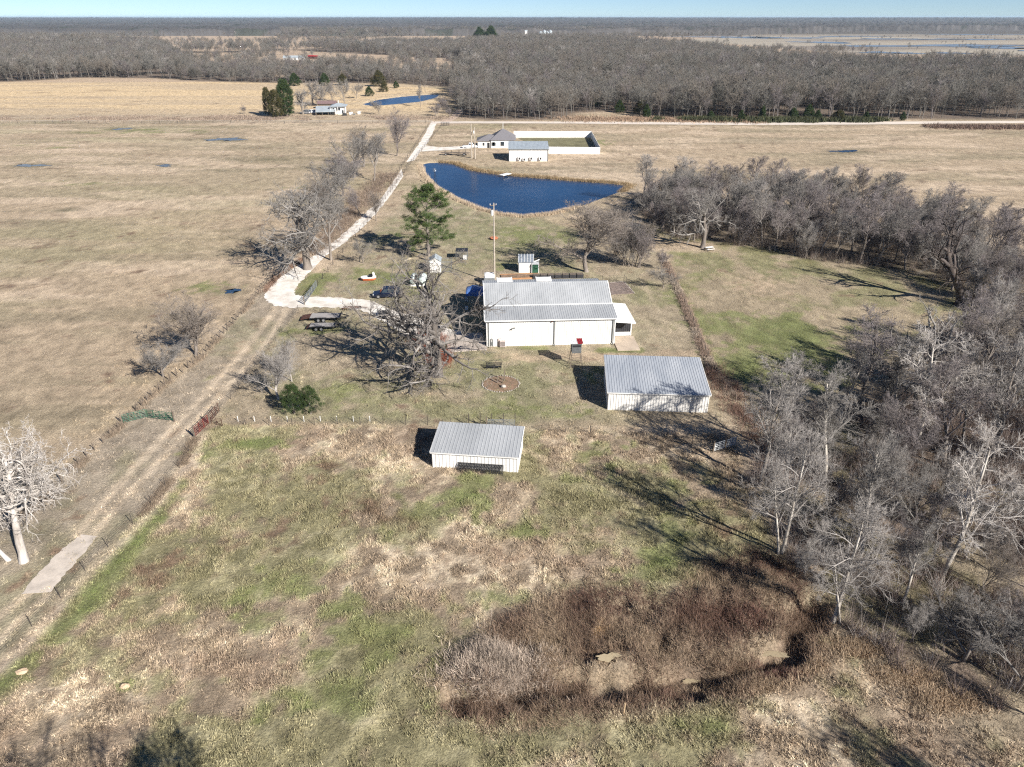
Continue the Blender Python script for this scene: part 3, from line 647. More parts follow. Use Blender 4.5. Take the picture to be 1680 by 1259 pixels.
def torus(b, c, R, r, k=20, m=8, axis='z', sq=1.0):
    base = len(b.v)
    for i in range(k):
        a = 2*math.pi*i/k
        for j in range(m):
            t = 2*math.pi*j/m; q = R+r*math.cos(t); w = r*math.sin(t)*sq
            p = (q*math.cos(a), q*math.sin(a), w) if axis == 'z' else ((q*math.cos(a), w, q*math.sin(a)) if axis == 'y' else (w, q*math.cos(a), q*math.sin(a)))
            b.v.append((c[0]+p[0], c[1]+p[1], c[2]+p[2]))
    for i in range(k):
        for j in range(m):
            b.f.append((base+i*m+j, base+((i+1) % k)*m+j, base+((i+1) % k)*m+(j+1) % m, base+i*m+(j+1) % m))
    return b
x, y = G(703, 633); b = MB(); torus(b, (0, 0, .16), .42, .16, 22, 8)
tag(b.build('tyre', M['black'], None, (x, y, 0), smooth=True), 'black tyre lying on the bare ground below the big oak', 'tyre')

# ------------------------------------------------------------------ vehicles and trailers
def wheel(parent, x, y, r, w, name='wheel'):
    b = MB(); torus(b, (0, 0, 0), r*.74, r*.26, 18, 8, 'y', w/(2*r*.26)); t = b.build(name, M['black'], parent, (x, y, r), smooth=True)
    b = MB(); b.tube([(0, -w*.42, 0), (0, w*.42, 0)], r*.58, 14); b.build('rim', M['rim'], t)
    return t
def car(label, cat, px, py, rz, m, kind='suv', s=1.0, group=None):
    X, Y = G(px, py); t = thing('parked_car' if kind != 'pickup' else 'pickup_truck', label, cat, (X, Y, 0), rz, group); t.scale = (s, s, s)
    L, Wd = (4.9, 1.9) if kind != 'pickup' else (5.6, 1.95)
    def loft(secs, name, mm, par):
        b = MB(); n = len(secs[0])
        for sct in secs: b.v += sct
        for i in range(len(secs)-1):
            for j in range(n): b.f.append((i*n+j, i*n+(j+1) % n, (i+1)*n+(j+1) % n, (i+1)*n+j))
        b.f.append(tuple(range(n))[::-1]); b.f.append(tuple((len(secs)-1)*n+j for j in range(n)))
        return b.build(name, mm, par, bevel=.03, smooth=False)
    def sec(x, hw, z0, z1): return [(x, -hw, z0), (x, hw, z0), (x, hw*1.0, z1-.18), (x, hw*.93, z1), (x, -hw*.93, z1), (x, -hw, z1-.18)]
    h = .98
    body = loft([sec(-L/2, Wd*.44, .42, .86), sec(-L/2+.15, Wd*.49, .30, h), sec(-L*.2, Wd/2, .28, h+.03), sec(L*.15, Wd/2, .28, h+.02), sec(L/2-.9, Wd*.49, .28, h-.04), sec(L/2-.2, Wd*.46, .32, h-.16), sec(L/2, Wd*.42, .42, .72)], 'body', m, t)
    if kind == 'pickup': c0, c1, c2, c3 = -.55, -.35, .95, 1.55
    else: c0, c1, c2, c3 = -L/2+.12, -L/2+.5, .55, 1.25
    top = 1.74 if kind != 'pickup' else 1.85; b = MB()
    lo, hi = Wd*.455, Wd*.38
    b.hexa([(c0, -lo, h-.02), (c3, -lo, h-.02), (c3, lo, h-.02), (c0, lo, h-.02), (c1, -hi, top), (c2, -hi, top), (c2, hi, top), (c1, hi, top)])
    cab = b.build('cabin', m, t, bevel=.05)
    for sy in (-1, 1):
        k = 3 if kind != 'pickup' else 2
        for i in range(k):
            f0, f1 = (i+.08)/k, (i+.92)/k
            def pt(f, g): xx = (c0+.12+(c3-.2-c0-.12)*f)*(1-g)+(c1+.06+(c2-.06-c1-.06)*f)*g; yy = sy*((lo*(1-g)+hi*g)+.012); return (xx, yy, h+(top-h)*g)
            q = [pt(f0, .12), pt(f1, .12), pt(f1, .86), pt(f0, .86)]
            MB().hexa(q+[(p[0], p[1]-sy*.03, p[2]) for p in q]).build('side_window', M['glass'], cab)
    for nm, xa, xb in (('windscreen', c3, c2), ('rear_window', c0, c1)):
        s_ = 1 if nm == 'windscreen' else -1; q = []
        for g, wd in ((.10, .9), (.88, .88)): xx = xa+(xb-xa)*g+s_*.012; zz = h+(top-h)*g; yy = (lo+(hi-lo)*g)*wd; q.append((xx, yy, zz))
        P = [(q[0][0], -q[0][1], q[0][2]), (q[0][0], q[0][1], q[0][2]), (q[1][0], q[1][1], q[1][2]), (q[1][0], -q[1][1], q[1][2])]
        MB().hexa(P+[(p[0]-s_*.03, p[1], p[2]) for p in P]).build(nm, M['glass'], cab)
    for sx in (-1, 1):
        for sy in (-1, 1): wheel(t, sx*L*.31, sy*(Wd/2-.1), .37, .24)
    for sy in (-1, 1):
        MB().box((L/2-.1, sy*Wd*.34, .70), (.14, .36, .16)).build('headlight', M['lamp'], t)
        MB().box((-L/2+.06, sy*Wd*.38, .82), (.12, .2, .2)).build('tail_light', M['tail'], t)
        MB().box((c3-.25, sy*(Wd/2+.08), h+.08), (.12, .18, .14)).build('mirror', m, t)
    MB().box((L/2+.02, 0, .45), (.1, Wd*.82, .16)).build('bumper', M['dark'], t)
    if kind == 'pickup':
        MB().box((-1.7, 0, h+.035), (2.0, Wd*.72, .02)).build('bed', M['dark'], t)
    return t
car('dark blue car parked on the grass between the drive and the twin tanks', 'car', 636, 487, math.pi+.12, M['car_dark'], 'suv', 1.12)
car('white pickup truck at the end of the house drive, far beyond the pond', 'pickup', 771, 243, .05, M['car_white'], 'pickup', 1.1)
car('silver car parked among junk left of the far white cottage', 'car', 502, 187, 2.9, M['car_silver'], 'suv', 1.2)
car('white car parked close to the open side of the far grey barn', 'car', 515, 186, .3, M['car_white'], 'suv', 1.1)

def flatbed(label, px, py, rz, L, Wd, ramp, tongue, mdeck):
    X, Y = G(px, py); t = thing('flatbed_trailer', label, 'trailer', (X, Y, 0), rz)
    b = MB(); b.box((0, 0, .78), (L, Wd, .07)); 
    n = int(Wd/.25)
    for i in range(n): b.box((0, -Wd/2+.12+i*(Wd-.24)/(n-1), .825), (L-.04, .19, .03))
    b.build('deck', mdeck, t)
    b = MB()
    for sy in (-1, 1): b.box((0, sy*(Wd/2+.03), .69), (L+.1, .07, .17))
    for i in range(6): b.box((-L/2+.3+i*(L-.6)/5, 0, .68), (.08, Wd-.1, .12))
    b.build('frame', M['dark'], t)
    b = MB(); xe = -L/2; b.hexa([(xe-ramp, -Wd/2, .45), (xe-.03, -Wd/2, .75), (xe-.03, Wd/2, .75), (xe-ramp, Wd/2, .45), (xe-ramp, -Wd/2, .52), (xe-.03, -Wd/2, .82), (xe-.03, Wd/2, .82), (xe-ramp, Wd/2, .52)])
    b.build('ramp', M['rust'], t)
    b = MB(); b.bar((L/2, -Wd*.4, .66), (L/2+tongue, 0, .6), .11, .15); b.bar((L/2, Wd*.4, .66), (L/2+tongue, 0, .6), .11, .15); b.bar((L/2+tongue*.75, 0, .6), (L/2+tongue*.75, 0, 1.15), .09); b.bar((L/2+tongue*.6, -.0, .05), (L/2+tongue*.6, 0, .6), .09)
    b.build('tongue', M['dark'], t)
    b = MB(); b.box((L/2-.05, 0, 1.0), (.07, Wd, .35)); b.build('headboard', M['dark'], t)
    for x in (-.55, .35):
        for sy in (-1, 1): wheel(t, x-L*.12, sy*(Wd/2+.20), .38, .24)
    for sy in (-1, 1): MB().box((-.1-L*.12, sy*(Wd/2+.20), .84), (2.0, .28, .04)).build('mudguard', M['dark'], t)
    return t
flatbed('larger flatbed trailer with grey deck and brown ramp, beside the yard gate', 536, 524.5, .05, 5.4, 2.15, 1.7, 1.3, M['deck'])
flatbed('smaller low trailer parked alongside the larger flatbed trailer', 531, 540, .06, 4.4, 1.6, .6, .7, M['deck'])
X, Y = G(575, 509); t = thing('rusty_harrow', 'rusty farm implement lying between the flatbed trailer and the drive', 'implement', (X, Y, 0), .12)
b = MB(); b.bar((-1.6, 0, .45), (1.6, 0, .45), .12); b.bar((-1.4, .6, .45), (1.4, .6, .45), .12); b.bar((-1, 0, .45), (-1, .6, .45), .1); b.bar((1, 0, .45), (1, .6, .45), .1); b.build('frame', M['rust'], t)
b = MB()
for i in range(9): b.tube([(-1.4+i*.35, 0, .45), (-1.45+i*.35, -.25, .3), (-1.4+i*.35, -.1, 0)], .03, 5)
b.build('tines', M['rust'], t); MB().bar((1.5, .3, .45), (3.1, .1, .35), .1).build('drawbar', M['rust'], t); wheel(t, 1.7, .5, .3, .18)
X, Y = G(630, 520); t = thing('utility_trailer', 'small black mesh-sided utility trailer under the oak branches by the drive', 'trailer', (X, Y, 0), 2.0)
MB().box((0, 0, .6), (2.8, 1.5, .08)).build('bed', M['dark'], t)
b = MB()
for sy in (-1, 1):
    for z in (.8, 1.0, 1.2): b.bar((-1.4, sy*.75, z), (1.4, sy*.75, z), .05)
    for x in (-1.4, -.5, .5, 1.4): b.bar((x, sy*.75, .6), (x, sy*.75, 1.22), .06)
b.build('side_rail', M['dark'], t)
b = MB()
for i in range(9): b.bar((-1.45, -.7+i*.175, .65), (-1.9, -.7+i*.175, 2.0), .03)
for i in range(6): f = i/5; b.bar((-1.45-.45*f, -.72, .65+1.35*f), (-1.45-.45*f, .72, .65+1.35*f), .04)
b.build('ramp_gate', M['dark'], t); b = MB(); b.bar((1.4, -.5, .55), (2.5, 0, .5), .08); b.bar((1.4, .5, .55), (2.5, 0, .5), .08); b.build('tongue', M['dark'], t)
for sy in (-1, 1): wheel(t, 0, sy*.9, .33, .2)
X, Y = G(605, 460); t = thing('pedal_boat', 'small white and faded orange hull with a dark seat, lying on the green lawn', 'boat', (X, Y, 0), .15)
b = MB(); S_ = [(-1.5, .25, .35), (-1.1, .75, .12), (0, .85, .08), (1.0, .8, .1), (1.5, .45, .3)]
for x, w, z in S_: b.v += [(x, -w*.7, z), (x, w*.7, z), (x, w, .62), (x, -w, .62)]
for i in range(4):
    for j in range(4): b.f.append((i*4+j, i*4+(j+1) % 4, i*4+4+(j+1) % 4, i*4+4+j))
b.f += [(3, 2, 1, 0), (16, 17, 18, 19)]; b.build('hull', M['orange'], t, bevel=.04)
b = MB(); b.prism([(-1.55, -.4), (-1.1, -.88), (1.05, -.9), (1.55, -.5), (1.55, .5), (1.05, .9), (-1.1, .88), (-1.55, .4)], .625, .75, 'z'); dk = b.build('deck', M['trim'], t, bevel=.04)
b = MB(); b.box((.45, .05, .95), (.75, 1.0, .38)); b.box((.75, .05, 1.2), (.18, 1.0, .35)); b.build('seat', M['black'], t, bevel=.06)
MB().ell((1.0, .45, 1.15), (.28, .28, .42), 10, 8).build('float', M['trim'], t)
X, Y = G(686, 470); t = thing('twin_tanks', 'pair of pale green fuel tanks side by side on white cradles, near the big oak', 'tank', (X, Y, 0), .03)
for sx in (-1, 1):
    b = MB(); R = .78; pts = []; rs = []
    for i in range(7): a = math.pi/2*i/6; pts.append((sx*.88, -R*.75*math.cos(a)*1.0, 1.15)); rs.append(max(.02, R*math.sin(a)))
    for i in range(7): a = math.pi/2*i/6; pts.append((sx*.88, 2.6+R*.75*math.sin(a), 1.15)); rs.append(max(.02, R*math.cos(a)))
    b.tube(pts, rs, 18); k = b.build('tank', M['tank'], t, smooth=True)
    MB().tube([(sx*.88, 1.0, 1.85), (sx*.88, 1.0, 2.1)], .16, 10).build('valve_cap', M['trim'], k)
    b = MB(); b.box((sx*.88, .15, .22), (1.3, .25, .5)); b.box((sx*.88, 2.2, .22), (1.3, .25, .5)); b.build('cradle', M['trim'], t)

# ------------------------------------------------------------------ little buildings round the yard
X, Y = G(851, 448); wl = thing('well_house', 'tall narrow white shed with a glassy lean-to roof, behind the long shop', 'shed', (X, Y, 0), .03)
b = MB(); b.prism([(0, -.1), (0, 2.3), (2.4, 3.1), (2.4, -.1)], 0, 3.0); wallribs(b, (0, 0), (3.0, 0), 0, 2.25, .3, .05, .03); b.build('wall', M['white_wall'], wl)
b = MB(); b.hexa([(-.15, -.2, 2.27), (3.15, -.2, 2.27), (3.35, 2.6, 3.20), (-.05, 2.6, 3.20), (-.15, -.2, 2.37), (3.15, -.2, 2.37), (3.35, 2.6, 3.30), (-.05, 2.6, 3.30)])
rf = b.build('roof', mat('clear_grey_panels', (.34, .38, .43), .25, .3, .2, 2.5, spec=.6), wl)
b = MB()
for i in range(6): x = -.1+i*.64; b.bar((x, -.2, 2.41), (x+.1, 2.6, 3.34), .06)
b.build('roof_bars', M['trim'], rf)
b = MB(); b.tube([(3.05, .5, 2.2), (4.4, .8, 2.6)], .12, 8); b.build('pipe', M['trim'], wl)
MB().box((2.6, -.12, 1.6), (.25, .18, .3)).build('meter_box', M['dark'], wl)
X, Y = G(878, 448.5); gh = thing('small_hutch', 'small dark green hutch with white corner posts beside the narrow white shed', 'hutch', (X, Y, 0), .03)
b = MB(); b.box((0, .6, .95), (1.35, 1.2, 1.9)); b.build('body', mat('dark_green_boards', (.03, .10, .06), .7), gh)
MB().prism([(-.1, 1.92), (.6, 2.35), (1.3, 1.92)], -.8, .8).build('roof', M['roof'], gh)
for x in (-.72, .72): MB().box((x, -.06, 1.0), (.1, .1, 2.0)).build('corner_post', M['trim'], gh)
X, Y = G(705.5, 448); cb = thing('white_playhouse', 'little white gabled cabin beneath the pine tree', 'cabin', (X, Y, 0), .05)
b = MB(); b.prism([(0, -.1), (0, 2.5), (1.15, 3.2), (2.3, 2.5), (2.3, -.1)], 0, 2.8, 'y'); b.build('wall', M['white_wall'], cb)
b = MB(); b.hexa([(-.15, -.15, 2.42), (1.15, -.15, 3.24), (1.15, 2.95, 3.24), (-.15, 2.95, 2.42), (-.15, -.15, 2.5), (1.15, -.15, 3.32), (1.15, 2.95, 3.32), (-.15, 2.95, 2.5)])
b.hexa([(1.15, -.15, 3.24), (2.45, -.15, 2.42), (2.45, 2.95, 2.42), (1.15, 2.95, 3.24), (1.15, -.15, 3.32), (2.45, -.15, 2.5), (2.45, 2.95, 2.5), (1.15, 2.95, 3.32)]); b.build('roof', M['tin_pale'], cb)
MB().box((1.15, -.03, 1.0), (.8, .06, 1.9)).build('door', M['cream_wall'], cb)
def kennel(label, px, py, w, d, h, rz=0, roof=False):
    X, Y = G(px, py); t = thing('wire_kennel', label, 'kennel', (X, Y, 0), rz)
    for (a, c) in (((0, 0), (w, 0)), ((w, 0), (w, d)), ((w, d), (0, d)), ((0, d), (0, 0))):
        b = MB(); L = math.hypot(c[0]-a[0], c[1]-a[1]); n = int(L/.22)
        for i in range(n+1): f = i/n; x, y = a[0]+(c[0]-a[0])*f, a[1]+(c[1]-a[1])*f; b.bar((x, y, 0), (x, y, h), .05 if i in (0, n) else .014)
        for j in range(int(h/.22)+1): z = min(h, j*.22+.04); b.bar((*a, z), (*c, z), .05 if j == 0 or z > h-.2 else .014)
        b.build('mesh_panel', M['grey_paint'], t)
    if roof: MB().box((w/2, d/2, h+.05), (w+.1, d+.1, .06)).build('roof', M['dark'], t)
    return t
kennel('wire mesh kennel adjoining the little white cabin', 723, 446, 2.3, 2.5, 2.2, .05)
k = kennel('wire kennel with a dark roof panel behind the pine tree', 748, 427, 2.6, 2.6, 1.9, .02, True)
MB().box((2.0, .5, .5), (.8, .6, .9)).build('nest_box', M['trim'], k)
X, Y = G(803, 466); un = thing('water_cistern', 'white square cistern with grey base at the back corner of the shop roof', 'tank', (X, Y, 0), ang)
MB().box((0, .6, .6), (2.2, 1.6, 1.2)).build('base', M['grey_paint'], un, bevel=.04)
b = MB(); b.box((0, .6, 1.62), (2.0, 1.5, .8)); c_ = b.build('tank', M['trim'], un, bevel=.15); MB().tube([(-.4, .6, 2.0), (-.4, .6, 2.2)], .25, 12).build('lid', M['trim'], c_)
X, Y = G(789, 470); sc_ = thing('scrap_frame', 'black tangle of metal frames beside the white cistern', 'scrap', (X, Y, 0), .2); rg = random.Random(9); b = MB()
for i in range(14):
    p = [(rg.uniform(-1, 1), rg.uniform(-.8, .8), rg.uniform(0, 1.9)) for _ in range(2)]; b.bar(*p, .09)
torus(b, (.2, -.5, .5), .4, .12, 14, 6, 'y'); tag(b.build('frame_bars', M['dark'], sc_))
# blue tarpaulin shelter beside the shop
X, Y = G(766, 508); tp = thing('tarp_shelter', 'sagging blue tarpaulin canopy pitched against the left end of the shop', 'canopy', (X, Y, 0), ang)
b = MB(); n = 12; rg = random.Random(3)
for i in range(n+1):
    for j in range(n+1):
        u, v = i/n, j/n; z = 2.75+.55*math.sin(math.pi*min(1, v*1.05))*.8+.10*math.sin(u*9+v*5)+rg.uniform(-.04, .04)-.25*(1-u)*(1-v)
        b.v.append((-.2+u*4.0+.3*v, -.1+v*5.2+.2*math.sin(u*5), z))
for i in range(n):
    for j in range(n): a = i*(n+1)+j; b.f.append((a, a+n+1, a+n+2, a+1))
o = b.build('tarp', M['blue_tarp'], tp, smooth=True); m_ = o.modifiers.new('s', 'SOLIDIFY'); m_.thickness = .02
for x, y in ((-.1, 0), (3.7, 0), (0.1, 4.4), (4.0, 4.4)): MB().tube([(x, y, 0), (x, y, 2.75)], .04, 8).build('pole', M['post'], tp)
b = MB(); b.box((-.05, -.05, .3), (.5, .5, .6)); b.box((-.1, 4.5, .3), (.5, .5, .6)); b.build('weight_block', M['trim'], tp)
# garden beds behind the shop
def place_box(name, label, cat, pxa, pya, pxb, pyb, d, h, m, group=None):
    a = G(pxa, pya); c = G(pxb, pyb); L = math.hypot(c[0]-a[0], c[1]-a[1]); A = math.atan2(c[1]-a[1], c[0]-a[0])
    t = thing(name, label, cat, (*a, 0), A, group)
    return t, L, A
t, L, A = place_box('garden_bed', 'long bed of orange-brown soil behind the shop roof, edged with timber', 'garden bed', 823, 459, 885, 457, 3, .2, None)
MB().box((L/2, 1.3, .08), (L, 2.6, .2)).build('soil', M['red_mulch'], t); MB().box((L/2, -.06, .14), (L+.2, .1, .28)).build('edging', mat('orange_timber', (.45, .24, .12), .9), t); MB().box((L/2, 2.66, .14), (L+.2, .1, .28)).build('edging', bpy.data.materials['orange_timber'], t)
t, L, A = place_box('gravel_bed', 'brown gravel rectangle edged with stones right of the shop roof, fenced with thin wire', 'garden bed', 1003, 484, 1040, 482, 8, .1, None)
MB().box((L/2, 3.4, .03), (L, 6.8, .08)).build('gravel', M['gravelbed'], t)
rg = random.Random(4)
for i in range(24): stone(t, L+.1, i*.29, .14); stone(t, L*i/24, 6.9, .14)
b = MB()
for i in range(5): b.bar((L-.05, i*1.7, 0), (L-.05, i*1.7, 1.6), .05)
for i in range(4): b.bar((L*i/3, 6.8, 0), (L*i/3, 6.8, 1.6), .05)
for z in (.5, 1.0, 1.5): b.bar((L-.05, 0, z), (L-.05, 6.8, z), .02); b.bar((0, 6.8, z), (L, 6.8, z), .02)
b.build('wire_edge', M['post'], t)
for i in range(7):
    X, Y = G(880+i*12.0, 458.3-i*.25)
    t = thing('raised_planter', 'dark raised planter box, one of the long row showing above the shop roof', 'planter', (X, Y, 0), ang, 'raised planters behind the shop')
    b = MB(); b.box((0, .7, .38), (1.35, 1.3, .76)); b.build('box', M['screen'], t); MB().box((0, .7, .78), (1.2, 1.15, .06)).build('soil', M['wood'], t)
# utility poles and wires
def upole(label, px, py, h, arm=True, tr=True, s=1.0):
    X, Y = G(px, py); t = thing('utility_pole', label, 'pole', (X, Y, 0))
    MB().tube([(0, 0, -.2), (0, 0, h)], [.19*s, .11*s], 10).build('pole', mat('bleached_pole_wood', (.46, .40, .33), .9, 0, .15, 2), t)
    if arm:
        MB().bar((-.75, 0, h-.5), (.55, 0, h-.35), .12).build('crossarm', M['wood'], t)
        for x in (-.7, .45): MB().tube([(x, 0, h-.42), (x, 0, h-.12)], .06, 8).build('insulator', M['trim'], t)
    if tr:
        k = MB().tube([(-.35, -.1, h-2.35), (-.35, -.1, h-1.35)], .26, 14).build('transformer', M['pale_paint'], t)
        MB().tube([(-.35, -.1, h-1.35), (-.35, -.1, h-1.1)], .07, 8).build('bushing', M['dark'], k)
    return t
upole('tall bleached utility pole with transformer rising behind the shop', 811.5, 465, 16.2)
upole('left pole of the close pair near the far house drive', 774, 260, 12.5, False, False, 1.4)
upole('right pole of the close pair near the far house drive, carrying a transformer', 779.5, 260.5, 11.5, False, True, 1.4)

# ------------------------------------------------------------------ gates and fences
def gate_obj(name, label, a, c, h, m, bars=5, uprights=4, gap=0.0, thick=.05, bend=None):
    A = math.atan2(c[1]-a[1], c[0]-a[0]); L = math.hypot(c[0]-a[0], c[1]-a[1]); t = thing(name, label, 'gate', (*a, 0), A)
    b = MB()
    for i in range(bars): z = .25+(h-.25)*i/(bars-1); b.tube([(0.05, 0, z), (L-.05, 0, z)], thick/2, 6)
    b.build('rail', m, t)
    b = MB()
    for i in range(uprights): x = .05+(L-.1)*i/(uprights-1); b.bar((x, 0, .22), (x, 0, h+.03), thick)
    b.build('upright', m, t)
    MB().bar((-.12, 0, 0), (-.12, 0, h+.35), .14).build('gate_post', M['wood'], t)
    return t
gate_obj('tube_gate', 'left leaf of the pair of green tube gates across the grassy lane', G(203, 696), G(242, 686), 1.35, M['green_paint'], 6, 5, thick=.075)
gate_obj('tube_gate', 'right leaf of the pair of green tube gates across the grassy lane', G(285, 692), G(243, 687), 1.35, M['green_paint'], 6, 5, thick=.075)
gate_obj('tube_gate', 'red tube gate standing along the lane fence', G(321, 718), G(343, 697), 1.5, M['red_paint'], 6, 4, thick=.065)
gate_obj('tube_gate', 'rusty dark gate joined to the top end of the red one', G(345, 696), G(360, 677), 1.5, M['rust'], 6, 4, thick=.06)
gate_obj('tube_gate', 'short rusty gate swung into the pasture behind the red one', G(347, 697), G(366, 701), 1.2, M['rust'], 5, 3)
gate_obj('tube_gate', 'grey open yard gate at the bend of the gravel drive', G(500, 500), G(520, 472), 1.5, M['grey_paint'], 6, 6, thick=.09)
gate_obj('tube_gate', 'grey tube gate in the fence just behind the small pasture shed', G(800, 703), G(845, 704), 1.35, M['grey_paint'], 7, 6, thick=.06)
gate_obj('tube_gate', 'pale barred gate leaning on the grass near the right-hand woods, left leaf', G(1171, 742), G(1188, 737), 1.25, M['pale_paint'], 5, 3, thick=.10)
gate_obj('tube_gate', 'pale barred gate leaning on the grass near the right-hand woods, right leaf', G(1190, 737), G(1206, 731), 1.25, M['pale_paint'], 5, 3, thick=.10)
gate_obj('tube_gate', 'small dark gate at the mouth of the gravel drive by the county road', G(724, 207), G(737, 206.5), 1.6, M['dark'], 5, 4, thick=.14)
def fence(name, label, pts, step, h, mpost, pw=.10, wires=4, hj=.15, seed=1, r=.005, thick_every=0):
    t = thing(name, label, 'fence', (*pts[0], 0)); rg = random.Random(seed); o = pts[0]
    P = []; carry = 0
    for (a, c) in zip(pts, pts[1:]):
        L = math.hypot(c[0]-a[0], c[1]-a[1]); d = carry
        while d < L: P.append((a[0]+(c[0]-a[0])*d/L, a[1]+(c[1]-a[1])*d/L)); d += step
        carry = d-L
    me0 = None; n = 0
    tops = []
    for i, p in enumerate(P):
        x, y = p[0]-o[0]+rg.uniform(-.08, .08), p[1]-o[1]+rg.uniform(-.08, .08); z0 = gz(*p); tops.append((x, y, z0))
        if me0 is None:
            ob = MB().bar((0, 0, -.2), (0, 0, h), pw).build('post', mpost, t, (x, y, z0)); me0 = ob.data
        elif n < 98: ob = link('post', me0, t, (x, y, z0))
        else: continue
        ob.rotation_euler = (rg.gauss(0, .05), rg.gauss(0, .05), rg.uniform(0, 3)); ob.scale = (1, 1, rg.uniform(1-hj, 1+hj)); n += 1
    b = MB()
    for k in range(wires):
        z = h*(.3+.62*k/max(1, wires-1))
        for a, c in zip(tops, tops[1:]): b.bar((a[0], a[1], a[2]+z), (c[0], c[1], c[2]+z), r*2)
    if wires and len(tops) > 1: b.build('wire', M['wire'], t)
    return t
F1a = Gs([(0, 885), (80, 810), (150, 745), (203, 696)]); F1b = Gs([(286, 688), (285, 640), (330, 590), (400, 515), (455, 455), (500, 420), (560, 370)])
F1b = Gs([(205, 693), (250, 650), (330, 588), (400, 512), (440, 464), (475, 438)])
F2 = Gs([(0, 1082), (35, 1050), (80, 1000), (125, 955), (150, 925), (235, 845), (300, 760), (320, 720)]); F2b = Gs([(362, 675), (385, 648), (440, 575), (497, 502)])
F2c = Gs([(521, 470), (560, 418), (620, 345), (680, 262), (725, 207)])
F2d = Gs([(640, 305), (672, 255), (690, 228), (705, 203)])
F3 = Gs([(366, 700), (500, 697), (620, 697), (720, 697), (798, 702)]); F3b = Gs([(848, 705), (950, 712), (1080, 720), (1170, 736)])
F4 = Gs([(1086, 418), (1110, 470), (1145, 550), (1168, 605), (1200, 650), (1245, 715), (1290, 770)])
fence('post_and_wire_fence', 'old vine-grown fence left of the grassy lane, below the green gates', F1a, 1.7, 1.15, M['wood'], .11, 4, .25, 1)
fence('post_and_wire_fence', 'old fence of crowded brown posts beside the lane, above the green gates', F1b, 1.5, 1.2, M['wood'], .13, 4, .3, 2)
fence('wire_fence', 'barbed wire fence on steel posts between the lane and the rough pasture', F2, 3.6, 1.25, M['post'], .05, 5, .1, 3)
fence('wire_fence', 'wire fence from the rusty gate up to the yard gate', F2b, 3.4, 1.25, M['post'], .05, 5, .1, 4)
fence('wire_fence', 'wire fence following the right side of the gravel drive out to the county road', F2c, 4.5, 1.25, M['post'], .09, 4, .1, 5)
fence('wire_fence', 'wire fence left of the gravel drive near the county road', F2d, 5, 1.3, M['post'], .1, 4, .1, 6)
fence('wire_fence', 'wire fence with white-topped posts from the red gate to the small pasture shed', F3, 3.0, 1.2, M['post'], .06, 5, .08, 7)
fence('wire_fence', 'sagging wire fence from the grey gate to the right-hand woods', F3b, 3.2, 1.2, M['post'], .06, 5, .1, 8)
fence('post_and_wire_fence', 'brush-covered fence dividing the yard from the right-hand pasture', F4, 2.4, 1.3, M['wood'], .12, 5, .15, 9, .006)
fence('wire_fence', 'far fence along the left-hand edge of the county road', Gs([(0, 203), (250, 203), (500, 202.5), (700, 203)]), 9, 1.4, M['post'], .16, 2, .1, 10, .03)
b = MB()
for i in range(9): X, Y = G(391+i*27, 692); ox, oy = G(391, 692); b.tube([(X-ox, Y-oy, .0), (X-ox, Y-oy, .85)], .04, 6)
tag(b.build('stake_row', M['trim'], None, (*G(391, 692), 0)), 'row of short white electric fence stakes behind the red gate', 'stakes')
for lx, ly, n_, g_ in ((769, 697, 5, 'steel corral posts left of the grey gate'),):
    for i in range(n_):
        X, Y = G(769+i*19, 699); h_ = 1.9
        tag(MB().bar((0, 0, -.1), (0, 0, h_), .10).build('fence_post', M['post'], None, (X, Y, 0)), 'tall rusty steel post in the line by the grey gate behind the small shed', 'post', g_)
# ------------------------------------------------------------------ the far house, its workshop and the white board fence
a = G(784, 243); c = G(836, 243.5)
hs = thing('hip_roof_house', 'white one-storey house with grey hip roof beyond the pond', 'house', (*a, 0), .0)
w1 = G(806, 243)[0]-a[0]; w2 = G(844, 243)[0]-a[0]
b = MB(); b.box((w1/2, 4.5, 1.35), (w1, 9.0, 2.9)); b.box(((w1+w2)/2+.01, 6.5, 1.5), (w2-w1, 14.0, 3.2)); b.build('wall', M['white_wall'], hs)
def hip(b, x0, x1, y0, y1, z, r, ov=.5, ridge=None):
    x0 -= ov; x1 += ov; y0 -= ov; y1 += ov; my = (y0+y1)/2; k = min((y1-y0)/2, (x1-x0)/2)*.98
    if ridge == 'gable_right': q = [(x0+k, my, z+r), (x1, my, z+r)]
    else: q = [(x0+k, my, z+r), (x1-k+.01, my, z+r)]
    b.add([(x0, y0, z), (x1, y0, z), (x1, y1, z), (x0, y1, z), *q], [(0, 1, 5, 4), (1, 2, 5), (2, 3, 4, 5), (3, 0, 4), (3, 2, 1, 0)])
b = MB(); hip(b, 0, w1+4, 0, 9, 2.81, 2.0, .55); hip(b, w1, w2, -.3, 13.5, 3.12, 3.6, .6); b.build('roof', M['shingle'], hs)
MB().tube([((w1+w2)/2, 6.5, 6.2), ((w1+w2)/2, 6.5, 9.2)], .09, 6).build('chimney_pipe', M['trim'], hs)
for x, z, w, h in ((2.4, 1.5, .8, 1.2), (6.3, 1.6, 1.1, 1.3), (w1+1.2, 1.6, 1.3, 1.3), (w1+4.6, 1.7, 1.5, 1.6), (w1+7.5, 1.5, .8, 1.0)):
    y_ = -.03 if x < w1 else -.53
    f = MB().box((x, y_, z), (w+.2, .06, h+.2)).build('window', M['trim'], hs); MB().box((x, y_-.04, z), (w, .04, h)).build('pane', M['glass'], f)
MB().box((4.4, -.04, 1.05), (1.0, .08, 2.1)).build('door', M['dark'], hs)
for i, (x, y) in enumerate(((1.6, -1.2), (5.0, -1.2), (7.8, -1.3), (12.2, -1.6))):
    pass
a = G(835, 265); c = G(899, 265); Lw = c[0]-a[0]
